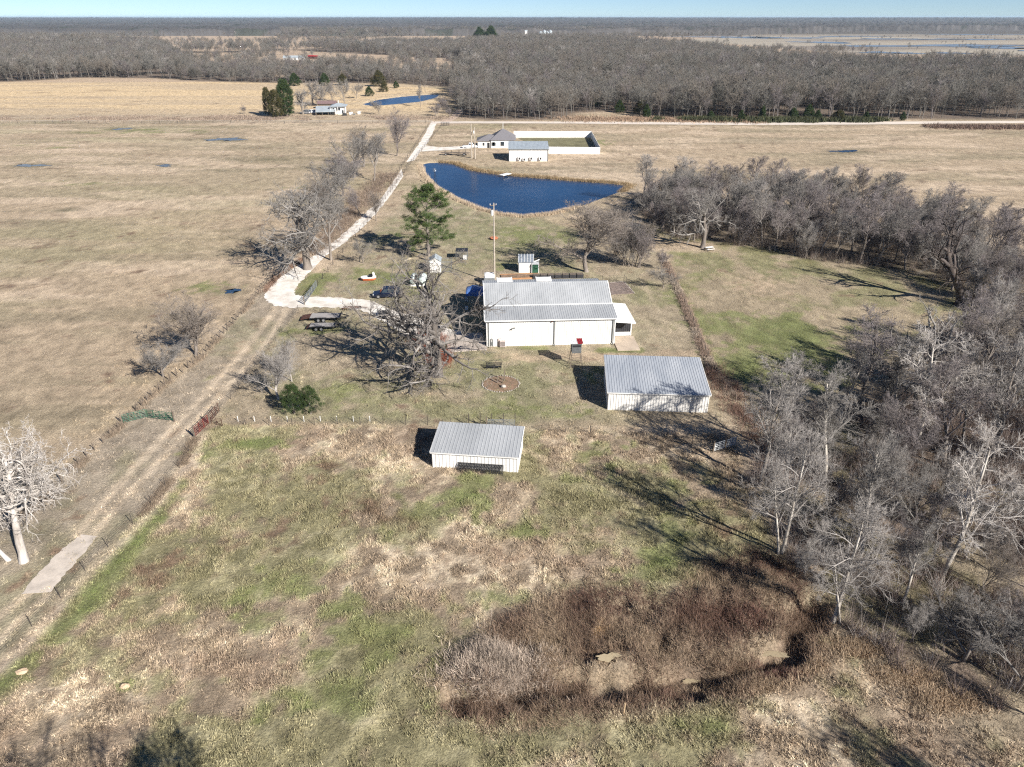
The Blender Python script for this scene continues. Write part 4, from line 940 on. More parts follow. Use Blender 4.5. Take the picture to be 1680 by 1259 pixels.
ws = thing('metal_workshop', 'white metal workshop with pale blue roof in front of the far hip-roofed house', 'building', (*a, 0), 0)
b = MB(); b.prism([(0, -.2), (0, 4.4), (11.0, 5.4), (11.0, -.2)], 0, Lw); wallribs(b, (0, 0), (Lw, 0), 0, 4.35, 1.6, .10, .05); b.build('wall', M['white_wall'], ws)
b = MB(); ribslab(b, -.3, Lw+.3, (-.3, 4.40), (11.3, 5.46), .08, .5, lift=.03); b.build('roof', M['tin_pale'], ws)
MB().box((Lw/2, -.36, 4.33), (Lw+.6, .12, .18)).build('gutter', M['gutter'], ws)
for x in (.05, Lw-.05): MB().box((x, -.1, 2.1), (.18, .16, 4.4)).build('downspout', M['gutter'], ws)
for x in (3.8, 5.6, 8.2, 11.7):
    f = MB().box((x, -.4, 1.15 if x != 5.6 else .8), (1.0, .7, 1.0)).build('air_conditioner', M['trim'], ws); MB().box((x+.12, -.77, 1.15 if x != 5.6 else .8), (.62, .04, .75)).build('grille', M['dark'], f)
def boardfence(label, pts, h=2.4):
    t = thing('board_fence', label, 'fence', (*pts[0], 0)); o = pts[0]
    for a, c in zip(pts, pts[1:]):
        L = math.hypot(c[0]-a[0], c[1]-a[1]); A = math.atan2(c[1]-a[1], c[0]-a[0]); n = max(1, round(L/3.4))
        for i in range(n):
            f = (i+.5)/n; x, y = a[0]+(c[0]-a[0])*f-o[0], a[1]+(c[1]-a[1])*f-o[1]
            MB().box((x, y, h/2+.05), (L/n-.14, .06, h), A).build('panel', M['trim'], t)
        for i in range(n+1):
            f = i/n; x, y = a[0]+(c[0]-a[0])*f-o[0], a[1]+(c[1]-a[1])*f-o[1]
            MB().box((x, y, h/2+.05), (.15, .17, h+.2), A).build('post', M['cream_wall'], t)
boardfence('tall white panel fence enclosing the far lawn beside the workshop', [G(900, 252.5), G(984, 253.5), G(970, 226), G(843, 226)], 2.6)
lawn = Gs([(900, 251.5), (981, 252), (968, 227), (850, 227)]); sheet('lawn', lawn, .05, mat('olive_lawn', (.20, .185, .10), .95, 0, .25, .15))
X, Y = G(829, 289); t = thing('fishing_dock', 'small white dock on the far bank of the pond', 'dock', (X, Y, 0), .9)
MB().box((0, 0, .55), (4.4, 1.9, .16)).build('deck', M['trim'], t)
for x in (-1.9, 1.9):
    for y in (-.8, .8): MB().box((x, y, 0), (.14, .14, 1.1)).build('leg', M['wood'], t)
X, Y = G(747, 255); t = thing('hay_wagon', 'long low dark wagon on the grass beside the far house drive', 'wagon', (X, Y, 0), -.05)
b = MB(); b.box((0, 0, .9), (11, 1.9, .14)); b.build('bed', M['wood'], t); b = MB()
for x in (-4, -1.5, 1.5, 4): b.bar((x, -.9, .95), (x, -.9, 1.8), .1); b.bar((x, .9, .95), (x, .9, 1.8), .1)
b.build('stakes', M['dark'], t)
for x in (-3.6, 3.6):
    for sy in (-1, 1): wheel(t, x, sy*1.0, .5, .25)
X, Y = G(714, 305, 0)
t = thing('small_windmill', 'small dark aerating windmill at the left end of the pond', 'windmill', (X, Y, 0)); b = MB()
for i in range(3): a = 2*math.pi*i/3; b.bar((.75*math.cos(a), .75*math.sin(a), -.5), (.08*math.cos(a), .08*math.sin(a), 4.8), .09)
for z in (1, 2, 3): b.bar((-.4, -.3, z), (.4, .3, z), .05)
b.build('tower', M['dark'], t); b = MB()
for i in range(10):
    a = 2*math.pi*i/10; ca, sa = math.cos(a), math.sin(a); b.hexa([(.15*ca, -.25, 5+.15*sa), (.6*ca-.07*sa, -.25, 5+.6*sa+.07*ca), (.6*ca+.07*sa, -.33, 5+.6*sa-.07*ca), (.16*ca, -.3, 5+.16*sa), (.15*ca, -.22, 5+.15*sa), (.6*ca-.07*sa, -.22, 5+.6*sa+.07*ca), (.6*ca+.07*sa, -.30, 5+.6*sa-.07*ca), (.16*ca, -.27, 5+.16*sa)])
b.build('rotor', M['grey_paint'], t); MB().hexa([(-.03, .2, 4.95), (.03, .2, 4.95), (.03, 1.5, 4.7), (-.03, 1.5, 4.7), (-.03, .2, 5.05), (.03, .2, 5.05), (.03, 1.5, 5.3), (-.03, 1.5, 5.3)]).build('tail_vane', M['pale_paint'], t)
# third homestead across the county road
X, Y = G(545, 188); ct = thing('white_cottage', 'white cottage with hipped porch roof across the county road', 'house', (X, Y, 0), .1)
b = MB(); b.box((3.5, 4, 2.0), (7, 8, 4.2)); b.build('wall', M['white_wall'], ct); b = MB(); hip(b, -.3, 7.3, -.5, 8.3, 4.12, 1.6, .8); b.build('roof', M['tin_pale'], ct)
b = MB(); b.box((3.6, -.04, 2.7), (2.2, .06, 1.5)); b.box((1.0, -.04, 2.6), (1, .06, 1.4)); b.box((5.9, -.04, 1.4), (1.0, .06, 1.6)); b.build('window', M['glass'], ct)
for x in (-.6, 3.5, 7.6): MB().box((x, -1.0, 2.05), (.22, .22, 4.1)).build('porch_post', M['trim'], ct)
MB().tube([(3.5, 4, 5.4), (3.5, 4, 7.0)], .15, 8).build('chimney_pipe', M['trim'], ct)
X, Y = G(518, 190); t = thing('open_barn', 'low grey-green roofed barn with dark open front left of the far cottage', 'barn', (X, Y, 0), .18)
b = MB(); b.prism([(0, 1.9), (9, 4.0), (9, -.2), (8.8, -.2), (8.8, 3.75), (0, 1.72)], 0, 10.5); b.build('roof', M['tin_pale'], t)
b = MB(); b.box((.1, 4.5, 1.2), (.15, 8.4, 2.4)); b.box((10.4, 4.5, 1.2), (.15, 8.4, 2.4)); b.build('wall', M['wood'], t)
for i in range(4): MB().box((.4+i*3.2, .25, .9), (.2, .2, 1.75)).build('post', M['wood'], t)
X, Y = G(545, 178); t = thing('red_roof_shed', 'reddish-roofed outbuilding behind the far cottage', 'shed', (X, Y, 0), .1)
MB().box((-3, 3, 1.2), (10, 6, 2.6)).build('wall', M['wood'], t); b = MB(); b.prism([(-.6, 2.5), (3, 4.0), (6.6, 2.5)], -8.5, 2.5); b.build('roof', mat('dull_red_roof', (.20, .135, .13), .8), t)
rg = random.Random(12)
for i in range(9):
    X, Y = G(rg.uniform(563, 590), rg.uniform(184, 190)); s_ = rg.uniform(.6, 1.5); b = MB(); b.box((0, 0, s_*.4), (s_*1.6, s_, s_*.8), rg.uniform(0, 3)); b.bar((-s_, 0, s_*.8), (s_, .2, s_*1.05), .12)
    tag(b.build('junk_pile', M[rg.choice(['trim', 'grey_paint', 'wood', 'dark'])], None, (X, Y, 0), bevel=.08), 'heap of farmyard odds and ends beside the far white cottage', 'junk', 'junk beside the far cottage')
# buildings lost among the far woods
def farhouse(px, py, w, d, h, rm, label, rz=0, wm='white_wall'):
    X, Y = G(px, py); t = thing('farm_building', label, 'building', (X, Y, 0), rz)
    b = MB(); b.box((0, d/2, h/2), (w, d, h)); b.build('wall', M[wm], t); b = MB(); b.prism([(-.6, h+.02), (d/2, h+d*.28), (d+.6, h+.02)], -w/2-.6, w/2+.6); b.build('roof', M[rm], t)
    n = max(2, int(w/4))
    for i in range(n): MB().box((-w/2+w*(i+.5)/n, -.05, h*.5), (w/n*.35, .08, h*.4)).build('window', M['glass'], t)
    return t
farhouse(482, 99, 26, 9, 2.6, 'tin_pale', 'long low white barn in the clearing of the far left woods')
farhouse(510, 97, 7, 5, 3, 'red_tin', 'small dark red shed right of the long far barn', 0, 'rust')
farhouse(518, 97, 5, 4, 3, 'red_tin', 'smaller dark red shed right of the long far barn', .3, 'rust')
farhouse(403, 57, 22, 14, 6, 'tin_pale', 'pale farm building in the far upper clearing of the left woods')
farhouse(642, 56, 24, 14, 7, 'trim', 'leftmost white house in the far row above the woods')
farhouse(700, 54.5, 34, 14, 7, 'tin_pale', 'middle pale building in the far row above the woods')
farhouse(745, 55.5, 18, 12, 8, 'trim', 'rightmost white house in the far row above the woods')
farhouse(597, 56, 20, 12, 6, 'tin_pale', 'pale shed left of the far row above the woods')
for i, px in enumerate((887, 893, 898, 903)):
    X, Y = G(px, 60.5); t = thing('grain_silo', 'pale grain silo in the far cluster above the forest', 'silo', (X, Y, 0), 0, 'far grain silos')
    h = 11 + (i % 2)*3; MB().tube([(0, 0, 0), (0, 0, h)], 4.5, 14).build('bin', M['tin_pale'], t, smooth=False); MB().tube([(0, 0, h), (0, 0, h+3)], [4.7, .4], 14).build('roof', M['tin_pale'], t)
X, Y = G(863, 60.5); t = thing('grain_elevator', 'narrow white tower left of the far silos', 'tower', (X, Y, 0)); MB().box((0, 0, 7), (6, 6, 14)).build('wall', M['white_wall'], t); MB().prism([(-3.3, 14.02), (0, 16.5), (3.3, 14.02)], -3.8, 3.8).build('roof', M['tin_pale'], t)
# small things in the right-hand pasture, woods and creek
X, Y = G(1163, 411); t = thing('picnic_table', 'white picnic table under the spreading tree beyond the right-hand fence', 'table', (X, Y, 0), .35)
MB().box((0, 0, .76), (2.0, .8, .06)).build('tabletop', M['trim'], t)
for sy in (-1, 1): MB().box((0, sy*.75, .46), (2.0, .28, .05)).build('seat', M['trim'], t)
for x in (-.75, .75): b = MB(); b.bar((x, -.8, .0), (x, .25, .74), .09); b.bar((x+.1, .8, .0), (x+.1, -.25, .74), .09); b.bar((x-.1, -.85, .42), (x-.1, .85, .42), .07); b.build('leg', M['wood'], t)
X, Y = G(1500, 672); b = MB(); b.tube([(0, 0, 0), (0, 0, .9)], .34, 16); t = b.build('drum', M['bin_blue'], None, (X, Y, 0)); tag(t, 'pale blue drum standing among the right-hand trees', 'drum')
b = MB(); torus(b, (0, 0, .3), .345, .02, 16, 5); torus(b, (0, 0, .6), .345, .02, 16, 5); torus(b, (0, 0, .9), .34, .03, 16, 5); b.build('hoop', M['grey_paint'], t)
X, Y = G(1023, 1172); tag(MB().tube([(0, 0, -.2), (.03, 0, 1.2)], .07, 8).build('wooden_stake', mat('fresh_wood', (.5, .36, .22), .9), None, (X, Y, gz(X, Y))), 'lone pale wooden stake on the near bank of the creek', 'stake')
X, Y = G(205, 1127); b = MB(); b.ell((0, 0, .08), (.42, .3, .22), 12, 8, .15, random.Random(1)); tag(b.build('pale_rock', mat('sandy_rock', (.60, .45, .30), .95), None, (X, Y, gz(X, Y))), 'pale sandy rock in a green patch of the near pasture', 'rock')
for px, py in ((35, 1104), (72, 1096)):
    pass
X, Y = G(36, 1103); b = MB(); b.ell((0, 0, .05), (.5, .35, .16), 12, 8, .15, random.Random(4)); tag(b.build('pale_rock', bpy.data.materials['sandy_rock'], None, (X, Y, gz(X, Y))), 'flat sandy rock beside the lane fence near the corner of the pasture', 'rock')
X, Y = G(747, 397); 
b = MB(); b.ell((0, 0, .3), (1.0, .8, .4), 10, 6, .25, random.Random(6)); X, Y = G(810, 393); tag(b.build('brick_pile', mat('orange_rubble', (.45, .17, .09), .95, 0, .3, 2), None, (X, Y, 0)), 'small orange rubble pile at the foot of the rise behind the pole', 'rubble')
b = MB(); b.box((0, 0, .12), (.5, 2.6, .12), -.5); X, Y = G(668, 427); tag(b.build('plank', mat('pale_plank', (.55, .47, .33), .9), None, (X, Y, 0)), 'pale plank lying in the shadow left of the pine', 'plank')
b = MB(); b.bar((-2.0, .9, .35), (2.2, -1.0, .2), .1); X, Y = G(774, 447)
X, Y = G(1020, 222.0)
# ------------------------------------------------------------------ trees, grown level by level
def nrm(v): return v/np.maximum(np.linalg.norm(v, axis=-1, keepdims=True), 1e-9)
def walk(rng, p0, d0, L, n, wig, trop, tdir=(0, 0, 1), curl=0.0):
    """paths of n+1 points from p0 along d0"""
    N = len(p0); P = np.zeros((N, n+1, 3)); P[:, 0] = p0; d = nrm(d0); td = np.array(tdir, float); mom = rng.normal(0, 1, (N, 3))
    for i in range(n):
        mom = mom*.3+rng.normal(0, 1, (N, 3))*.95
        d = nrm(d+mom*wig+td*trop)
        P[:, i+1] = P[:, i]+d*(L/n)[:, None]
    return P
def kids(rng, P, R, L, C, t0, t1, ang, aj, ratio, rj=.3, taper=.5, nseg=3, wig=.2, trop=.05, rf=.6, rmax=9, end=.35, tdir=(0, 0, 1), flat=0.0):
    N, n = P.shape[0], P.shape[1]-1
    t = t0+(t1-t0)*(np.arange(C)[None]+rng.random((N, C)))/C
    s = np.clip(t*n, 0, n-1e-4); i = s.astype(int); f = s-i; ar = np.arange(N)[:, None]
    pos = P[ar, i]*(1-f)[..., None]+P[ar, i+1]*f[..., None]; pd = nrm(P[ar, i+1]-P[ar, i])
    r = R[ar, i]*(1-f)+R[ar, i+1]*f
    az = np.arange(C)[None]*2.4+rng.random((N, 1))*6.28+rng.normal(0, .4, (N, C))
    ref = np.where(np.abs(pd[..., 2:3]) < .9, np.array([0, 0, 1.]), np.array([1., 0, 0])); u = nrm(np.cross(pd, ref)); v = np.cross(pd, u)
    a = np.radians(ang)+rng.normal(0, np.radians(aj), (N, C))
    pr = u*np.cos(az)[..., None]+v*np.sin(az)[..., None]
    d = pd*np.cos(a)[..., None]+pr*np.sin(a)[..., None]
    if flat: d[..., 2] *= (1-flat)
    l = (L[:, None]*ratio*(1-taper*(t-t0)/(1-t0+1e-6))*rng.uniform(1-rj, 1+rj, (N, C))).ravel()
    p2 = walk(rng, pos.reshape(-1, 3), d.reshape(-1, 3), l, nseg, wig, trop, tdir)
    r0 = np.minimum(r.ravel()*rf, rmax)
    R2 = r0[:, None]*np.linspace(1, end, nseg+1)[None]
    return p2, R2, l
def tubes(P, R, k, acc, tip=False):
    """mesh every path with k-sided rings"""
    N, n, _ = P.shape
    T = np.empty_like(P); T[:, 1:-1] = P[:, 2:]-P[:, :-2]; T[:, 0] = P[:, 1]-P[:, 0]; T[:, -1] = P[:, -1]-P[:, -2]; T = nrm(T)
    T0 = nrm(P[:, -1]-P[:, 0]); ref = np.where(np.abs(T0[:, 2:3]) < .85, np.array([0, 0, 1.]), np.array([1., 0, 0]))[:, None]
    u = nrm(np.cross(T, np.broadcast_to(ref, T.shape))); v = np.cross(T, u)
    a = 2*np.pi*np.arange(k)/k
    V = P[:, :, None]+R[:, :, None, None]*(u[:, :, None]*np.cos(a)[:, None]+v[:, :, None]*np.sin(a)[:, None])
    base = acc['n']; acc['v'].append(V.reshape(-1, 3)); acc['n'] += N*n*k
    b = base+(np.arange(N)*n*k)[:, None, None]+(np.arange(n-1)*k)[None, :, None]; j = np.arange(k)[None, None]; j2 = (j+1) % k
    F = np.stack([b+j, b+j2, b+j2+k, b+j+k], -1).reshape(-1, 4); acc['f'].append(F)
def acc_new(): return dict(v=[], f=[], n=0)
def acc_mesh(name, acc, m): return mesh_np(name, np.concatenate(acc['v']), np.concatenate(acc['f']), m, smooth=True)

def bare_tree(seed, H, kind):
    """returns (trunk accumulator, crown accumulator)"""
    rng = np.random.default_rng(seed); tr, cr = acc_new(), acc_new()
    K = dict(
        oak=dict(th=.62, r=.46, wig=.10, lc=18, t0=.20, la=56, lr=.90, ltap=.45, lw=.24, lt=.02, bc=10, ba=48, br=.42, bw=.27, tc=8, tw=.24, tl=.42, fc=5, fl=.50, twr=.014, seg=9, low=5),
        dead=dict(th=.74, r=.38, wig=.05, lc=32, t0=.50, la=72, lr=.60, ltap=.35, lw=.33, lt=-.02, bc=9, ba=55, br=.42, bw=.42, tc=7, tw=.38, tl=.44, fc=4, fl=.5, twr=.018, seg=9),
        vase=dict(th=.42, r=.22, wig=.07, lc=10, t0=.25, la=32, lr=1.15, ltap=.2, lw=.12, lt=.06, bc=12, ba=32, br=.42, bw=.14, tc=9, tw=.15, tl=.45, fc=6, fl=.60, twr=.014, seg=7),
        tall=dict(th=.80, r=.20, wig=.05, lc=12, t0=.30, la=38, lr=.42, ltap=.55, lw=.13, lt=.07, bc=9, ba=38, br=.50, bw=.16, tc=9, tw=.16, tl=.5, fc=6, fl=.6, twr=.014, seg=7),
        syc=dict(th=.88, r=.19, wig=.045, lc=13, t0=.30, la=38, lr=.42, ltap=.45, lw=.16, lt=.06, bc=8, ba=42, br=.50, bw=.20, tc=8, tw=.2, tl=.5, fc=6, fl=.55, twr=.013, seg=7),
        thick=dict(th=.7, r=.10, wig=.08, lc=9, t0=.15, la=32, lr=.55, ltap=.45, lw=.12, lt=.08, bc=9, ba=35, br=.48, bw=.15, tc=8, tw=.16, tl=.5, fc=5, fl=.6, twr=.011, seg=6),
        dying=dict(th=.60, r=.50, wig=.13, lc=9, t0=.30, la=42, lr=.62, ltap=.35, lw=.20, lt=.05, bc=7, ba=45, br=.40, bw=.26, tc=5, tw=.25, tl=.45, fc=3, fl=.5, twr=.02, seg=8),
    )
    K['oakhi'] = dict(K['oak'], t0=.30, la=50, lr=.82); K['oakhi'].pop('low'); K = K[kind]
    s = H/15.0
    nt_ = 1 if kind != 'thick' else 3
    p0 = np.zeros((nt_, 3)); p0[:, 2] = -.25
    if nt_ > 1: p0[:, :2] = rng.normal(0, .35, (nt_, 2))
    d0 = np.zeros((nt_, 3)); d0[:, 2] = 1; d0[:, :2] = rng.normal(0, .05 if nt_ == 1 else .22, (nt_, 2))
    L = np.full(nt_, H*K['th'])*rng.uniform(.8, 1.0, nt_) if nt_ > 1 else np.array([H*K['th']])
    P = walk(rng, p0, d0, L, 9, K['wig'], .03)
    R = (K['r']*s*np.concatenate([[1.35, 1.0], np.linspace(.95, .32, 8)]))[None]*np.ones((nt_, 1))
    tubes(P, R, 12 if K['r'] > .3 else 8, tr)
    P1, R1, L1 = kids(rng, P, R, L, K['lc'], K['t0'], 1.0, K['la'], 10, K['lr'], .25, K['ltap'], K['seg'], K['lw'], K['lt'], .62, .26*s+.05, .22)
    if 'low' in K:                        # heavy low limbs that sag towards the ground
        P1b, R1b, L1b = kids(rng, P, R, L, K['low'], .20, .50, 82, 8, .95, .2, .1, K['seg'], K['lw'], -.035, .55, .24*s, .2)
        P1 = np.concatenate([P1, P1b]); R1 = np.concatenate([R1, R1b]); L1 = np.concatenate([L1, L1b])
    # the last stretch of limb heights: pull the crown to the wanted top
    tubes(P1, R1, 6, cr)
    P2, R2, L2 = kids(rng, P1, R1, L1, K['bc'], .18, 1.0, K['ba'], 14, K['br'], .35, .45, 5, K['bw'], K['lt']*.7, .62, .10, .3)
    tubes(P2, R2, 4, cr)
    P3, R3, L3 = kids(rng, P2, R2, L2, K['tc'], .15, 1.0, 42, 15, K['tl'], .4, .35, 4, K['tw'], .03, .6, .035, .4)
    R3 = np.maximum(R3, K['twr']*s**.5); tubes(P3, R3, 3, cr)
    P4, R4, L4 = kids(rng, P3, R3, L3, K['fc'], .15, 1.0, 38, 15, K['fl'], .4, .3, 2, .15, .03, .7, .02, .4)
    R4 = np.maximum(R4, K['twr']*.62*s**.5); R4[:, -1] *= .45; tubes(P4, R4, 3, cr)
    top = max(v[:, 2].max() for v in cr['v']); k = H/top
    for a in (tr, cr): a['v'] = [v*np.array([(1+k)/2, (1+k)/2, k]) for v in a['v']]
    return tr, cr

PROTO = {}
def proto(key, seed, H, kind, mt, mc):
    tr, cr = bare_tree(seed, H, kind)
    PROTO[key] = (acc_mesh('trunk', tr, M[mt]), acc_mesh('crown', cr, M[mc]), H)
proto('oak', 11, 18, 'oak', 'oak_bark', 'twig_lichen'); proto('oak2', 15, 16, 'oakhi', 'bark', 'twig'); proto('dead', 4, 15, 'dead', 'bark_white', 'bark_white')
for i in range(3): proto('vase%d' % i, 20+i, 13, 'vase', 'bark', ('twig', 'twig_brown', 'twig_mauve')[i])
for i in range(4): proto('tall%d' % i, 30+i, 15, 'tall', ('bark', 'bark', 'bark_pale', 'bark')[i], ('twig', 'twig_mauve', 'twig', 'twig_brown')[i])
for i in range(2): proto('syc%d' % i, 40+i, 16, 'syc', 'bark_pale', ('twig_pale', 'bark_white')[i])
for i in range(3): proto('thick%d' % i, 50+i, 9, 'thick', 'bark', ('twig_mauve', 'twig', 'twig_brown')[i])
proto('dying', 61, 16, 'dying', 'bark_dark', 'twig_dark')
def recolour(key, new, mt, mc):
    a, b, H = PROTO[key]; a = a.copy(); b = b.copy(); a.materials[0] = M[mt]; b.materials[0] = M[mc]; PROTO[new] = (a, b, H)
recolour('vase1', 'pale_vase', 'bark_white', 'twig_pale'); recolour('thick0', 'thick_pale', 'bark', 'twig_pale'); recolour('tall0', 'tall_pale', 'bark', 'twig_pale'); recolour('dying', 'dying_grey', 'bark', 'twig')
RT = random.Random(77)
def tree(key, x, y, h, label, cat='tree', name='bare_tree', group=None, rz=None, lean=None, wide=1.0, z=None):
    a, b, H = PROTO[key]; s = h/H
    t = thing(name, label, cat, (x, y, (gz(x, y) if z is None else z)), RT.uniform(0, 6.28) if rz is None else rz, group); t.scale = (s*wide, s*wide, s)
    if lean: t.rotation_euler = (lean[0], lean[1], t.rotation_euler[2])
    link('trunk', a, t); link('crown', b, t); return t
def T(key, px, py, h, label, **k): X, Y = G(px, py); return tree(key, X, Y, h, label, **k)

T('dead', 40, 921, 16, 'huge bleached dead tree with thick white trunk beside the concrete slab', name='dead_tree', rz=0, lean=(0, .17), wide=.95)
T('dead', 14, 919, 11, 'thinner bleached dead trunk leaning left beside the huge one, cut by the left edge', name='dead_tree', rz=0, lean=(0, -.42), wide=.75)
T('oak', 718, 617, 20, 'great spreading dark oak with lichened limbs in the middle of the yard', name='oak_tree', rz=4.2, wide=1.0)
T('vase1', 322, 583, 10.5, 'bushy brownish tree on the old post fence, the larger of the two there', wide=1.75)
T('vase0', 268, 618, 6.5, 'small bare tree on the old post fence, the smaller of the two there', wide=1.5)
T('pale_vase', 457, 655, 8.2, 'fan-shaped white-stemmed tree beside the two cedars', name='white_stemmed_tree', rz=.3, wide=1.35)
T('pale_vase', 479, 626, 7.5, 'thinner white-stemmed tree just behind the fan-shaped one', name='white_stemmed_tree', rz=2.1, wide=.8)
T('oak2', 505, 442, 19, 'tall broad bare tree with flared trunk at the left edge of the gravel drive', name='bare_tree', wide=1.25, rz=3.4)
T('tall0', 543, 427, 18, 'pale-limbed bare tree leaning left over the drive, next to the broad one', wide=1.1, lean=(0, -.16), rz=.2)
T('vase0', 596, 432, 6, 'small thin bare sapling on the lawn left of the pine', name='sapling')
T('vase1', 617, 362, 8.5, 'small rounded bare tree on the right side of the drive where it narrows')
T('vase2', 592, 352, 9.5, 'dark twiggy tree with leaning trunk just left of the drive', lean=(0, -.3))
T('vase2', 562, 322, 15, 'dense grey tree, frontmost of the clump left of the upper drive', wide=1.4)
T('vase0', 538, 338, 13, 'low wide twiggy tree at the left rim of the drive-side clump', wide=1.4)
T('vase0', 582, 292, 15, 'middle grey tree of the clump left of the upper drive', wide=1.3)
T('tall0', 614, 298, 15, 'upright bare tree with a clear pale trunk at the drive edge', wide=1.1)
T('vase1', 597, 274, 15, 'rounded bare tree at the far end of the drive-side clump', wide=1.2)
T('vase2', 651, 256, 19, 'tall fan-shaped bare tree standing alone near the top of the drive', wide=1.0)
T('vase1', 525, 355, 11, 'scrubby brown tree low in the clump beyond the broad drive tree', wide=1.3)
T('vase0', 560, 362, 7, 'scrubby grey sapling between drive and clump', name='sapling', wide=1.3)
T('vase1', 962, 446, 16, 'rounded bare tree with dark trunk behind the small hutch', wide=2.0, rz=.2)
for i, (px, py, h) in enumerate(((1021, 435, 10), (1034, 437, 11), (1043, 438, 10.5), (1052, 440, 9.5), (1010, 428, 9))):
    T('thick%d' % (i % 3), px, py, h, 'slender tree in the little group between the rounded tree and the brush fence', group='slender trees by the brush fence')
T('vase1', 1000, 400, 9, 'low brown tree behind the slender group, near the pond bank', wide=1.9)
T('vase2', 1085, 442, 5, 'small dark scrub tree at the head of the brush fence', name='scrub_tree', wide=1.1)
T('vase0', 1088, 472, 4.5, 'small grey scrub tree leaning at the brush fence', name='scrub_tree', wide=1.5)
T('oak2', 1152, 407, 15, 'gnarled spreading oak above the white picnic table', name='oak_tree', wide=1.0, rz=2.0)
T('dying', 1573, 501, 17, 'dark half-dead tree with heavy crooked limbs on the edge of the right pasture', name='half_dead_tree', rz=1.1)
T('tall1', 1410, 432, 16, 'tall slim tree with a pale trunk at the front of the tree line', wide=1.2)
# pines and cedars --------------------------------------------------
def leafmesh(name, centers, sizes, per, m, seed=1, fl=.6, ls=.16, asp=2.2):
    rng = np.random.default_rng(seed); C = np.repeat(centers, per, 0); Sz = np.repeat(sizes, per, 0); N = len(C)
    d = nrm(rng.normal(0, 1, (N, 3))); r = rng.random((N, 1))**.45
    p = C+d*r*Sz*np.array([1, 1, fl]); a = nrm(rng.normal(0, 1, (N, 3))+d*.8+np.array([0, 0, .3])); b = nrm(np.cross(a, rng.normal(0, 1, (N, 3)))); l = ls*rng.uniform(.6, 1.4, (N, 1))
    V = np.stack([p-b*l/asp, p+b*l/asp, p+a*l*1.6], 1).reshape(-1, 3); return mesh_np(name, V, np.arange(N*3).reshape(-1, 3), m)
def pine(px, py, H, label, rz=0):
    X, Y = G(px, py); t = thing('pine_tree', label, 'tree', (X, Y, 0), rz); rng = np.random.default_rng(8)
    tr = acc_new(); P = walk(rng, np.zeros((1, 3)), np.array([[0.02, 0, 1.]]), np.array([H*.97]), 10, .03, .05); R = (.34*np.linspace(1.2, .12, 11))[None]; tubes(P, R, 9, tr)
    C = 44; t_ = np.linspace(.20, .98, C)+rng.normal(0, .012, C); s_ = np.clip(t_*10, 0, 9.99); i = s_.astype(int); f = (s_-i)[:, None]; pos = P[0, i]*(1-f)+P[0, i+1]*f
    az = np.arange(C)*2.4+rng.normal(0, .3, C)
    prof_ = np.interp(t_, [.2, .28, .40, .46, .6, .8, 1.0], [.38, .44, .36, .24, .38, .30, .10]); L = H*prof_*rng.uniform(.55, 1.15, C)
    el_ = np.interp(t_, [.2, .5, 1], [-.05, .12, .8]); d = np.stack([np.cos(az)*np.cos(el_), np.sin(az)*np.cos(el_), np.sin(el_)], -1)
    B = walk(rng, pos, d, L, 6, .12, .05); RB = (.06+.05*(1-t_))[:, None]*np.linspace(1, .3, 7)[None]; tubes(B, RB, 5, tr)
    B2, RB2, L2 = kids(rng, B, RB, L, 6, .35, 1.0, 45, 12, .38, .3, .3, 3, .12, .08, .6, .04, .4, flat=.4); tubes(B2, RB2, 3, tr)
    cen = np.concatenate([B2[:, 3], B2[:, 2], B[:, 6]]); cen = cen[rng.random(len(cen)) < .86]; sz = rng.uniform(.35, .75, (len(cen), 1))
    link('trunk', acc_mesh('trunk', tr, M['bark']), t); link('needles', leafmesh('needles', cen, sz*1.15, 110, M['needles'], 3, .55, .13, 3.0), t); return t
pine(703, 420, 15.2, 'dark green pine with layered branches beside the white cabin', .5)
def cedar(name, seed, H, R, m, ragged=.25, base=.06, n=520, per=34, prof=(.75, .98, 1, .62, .05)):
    rng = np.random.default_rng(seed); tr = acc_new(); P = walk(rng, np.zeros((1, 3)), np.array([[0, 0, 1.]]), np.array([H*.95]), 6, .02, .05); tubes(P, (.035*H**.8*np.linspace(1, .1, 7))[None], 7, tr)
    t_ = rng.random(n)**.8*(1-base)+base; az = rng.random(n)*6.28; lob = 1+.22*np.sin(az*3+t_*5+seed)+.15*np.sin(az*5-t_*9)
    rr = R*np.interp(t_, [0, .12, .35, .7, 1], prof)*lob*rng.uniform(.45, 1.0, n)**.6
    cen = np.stack([rr*np.cos(az), rr*np.sin(az), t_*H+rng.normal(0, .02*H, n)], -1); keep = rng.random(n) > ragged*.6; cen = cen[keep]
    sz = rng.uniform(.07, .15, (len(cen), 1))*(R*.8+H*.25); lf = leafmesh('foliage', cen, sz, per*2, m, seed+1, .9, .024*H**.65, 2.4)
    return acc_mesh('trunk', tr, M['bark']), lf
CED = [cedar('cedar', 1, 4.5, 1.7, M['cedar']), cedar('cedar', 2, 4.5, 1.5, M['cedar']), cedar('cedar', 3, 4.5, 1.9, M['cedar_brown']), cedar('cedar', 5, 4.5, 1.0, M['cedar'], .35), cedar('cedar', 7, 4.5, 1.0, M['cedar'], .3, prof=(.35, .8, 1, .95, .35)), cedar('cedar', 8, 4.5, 1.5, M['cedar_brown'], .5, prof=(.4, .8, 1, .85, .25)), cedar('cedar', 9, 4.5, 1.75, M['cedar'], .7, .16, 420, 34, (.3, .85, 1, .8, .3)), cedar('cedar', 10, 4.5, 1.7, M['cedar'], .75, .18, 420, 34, (.4, .9, 1, .75, .25))]
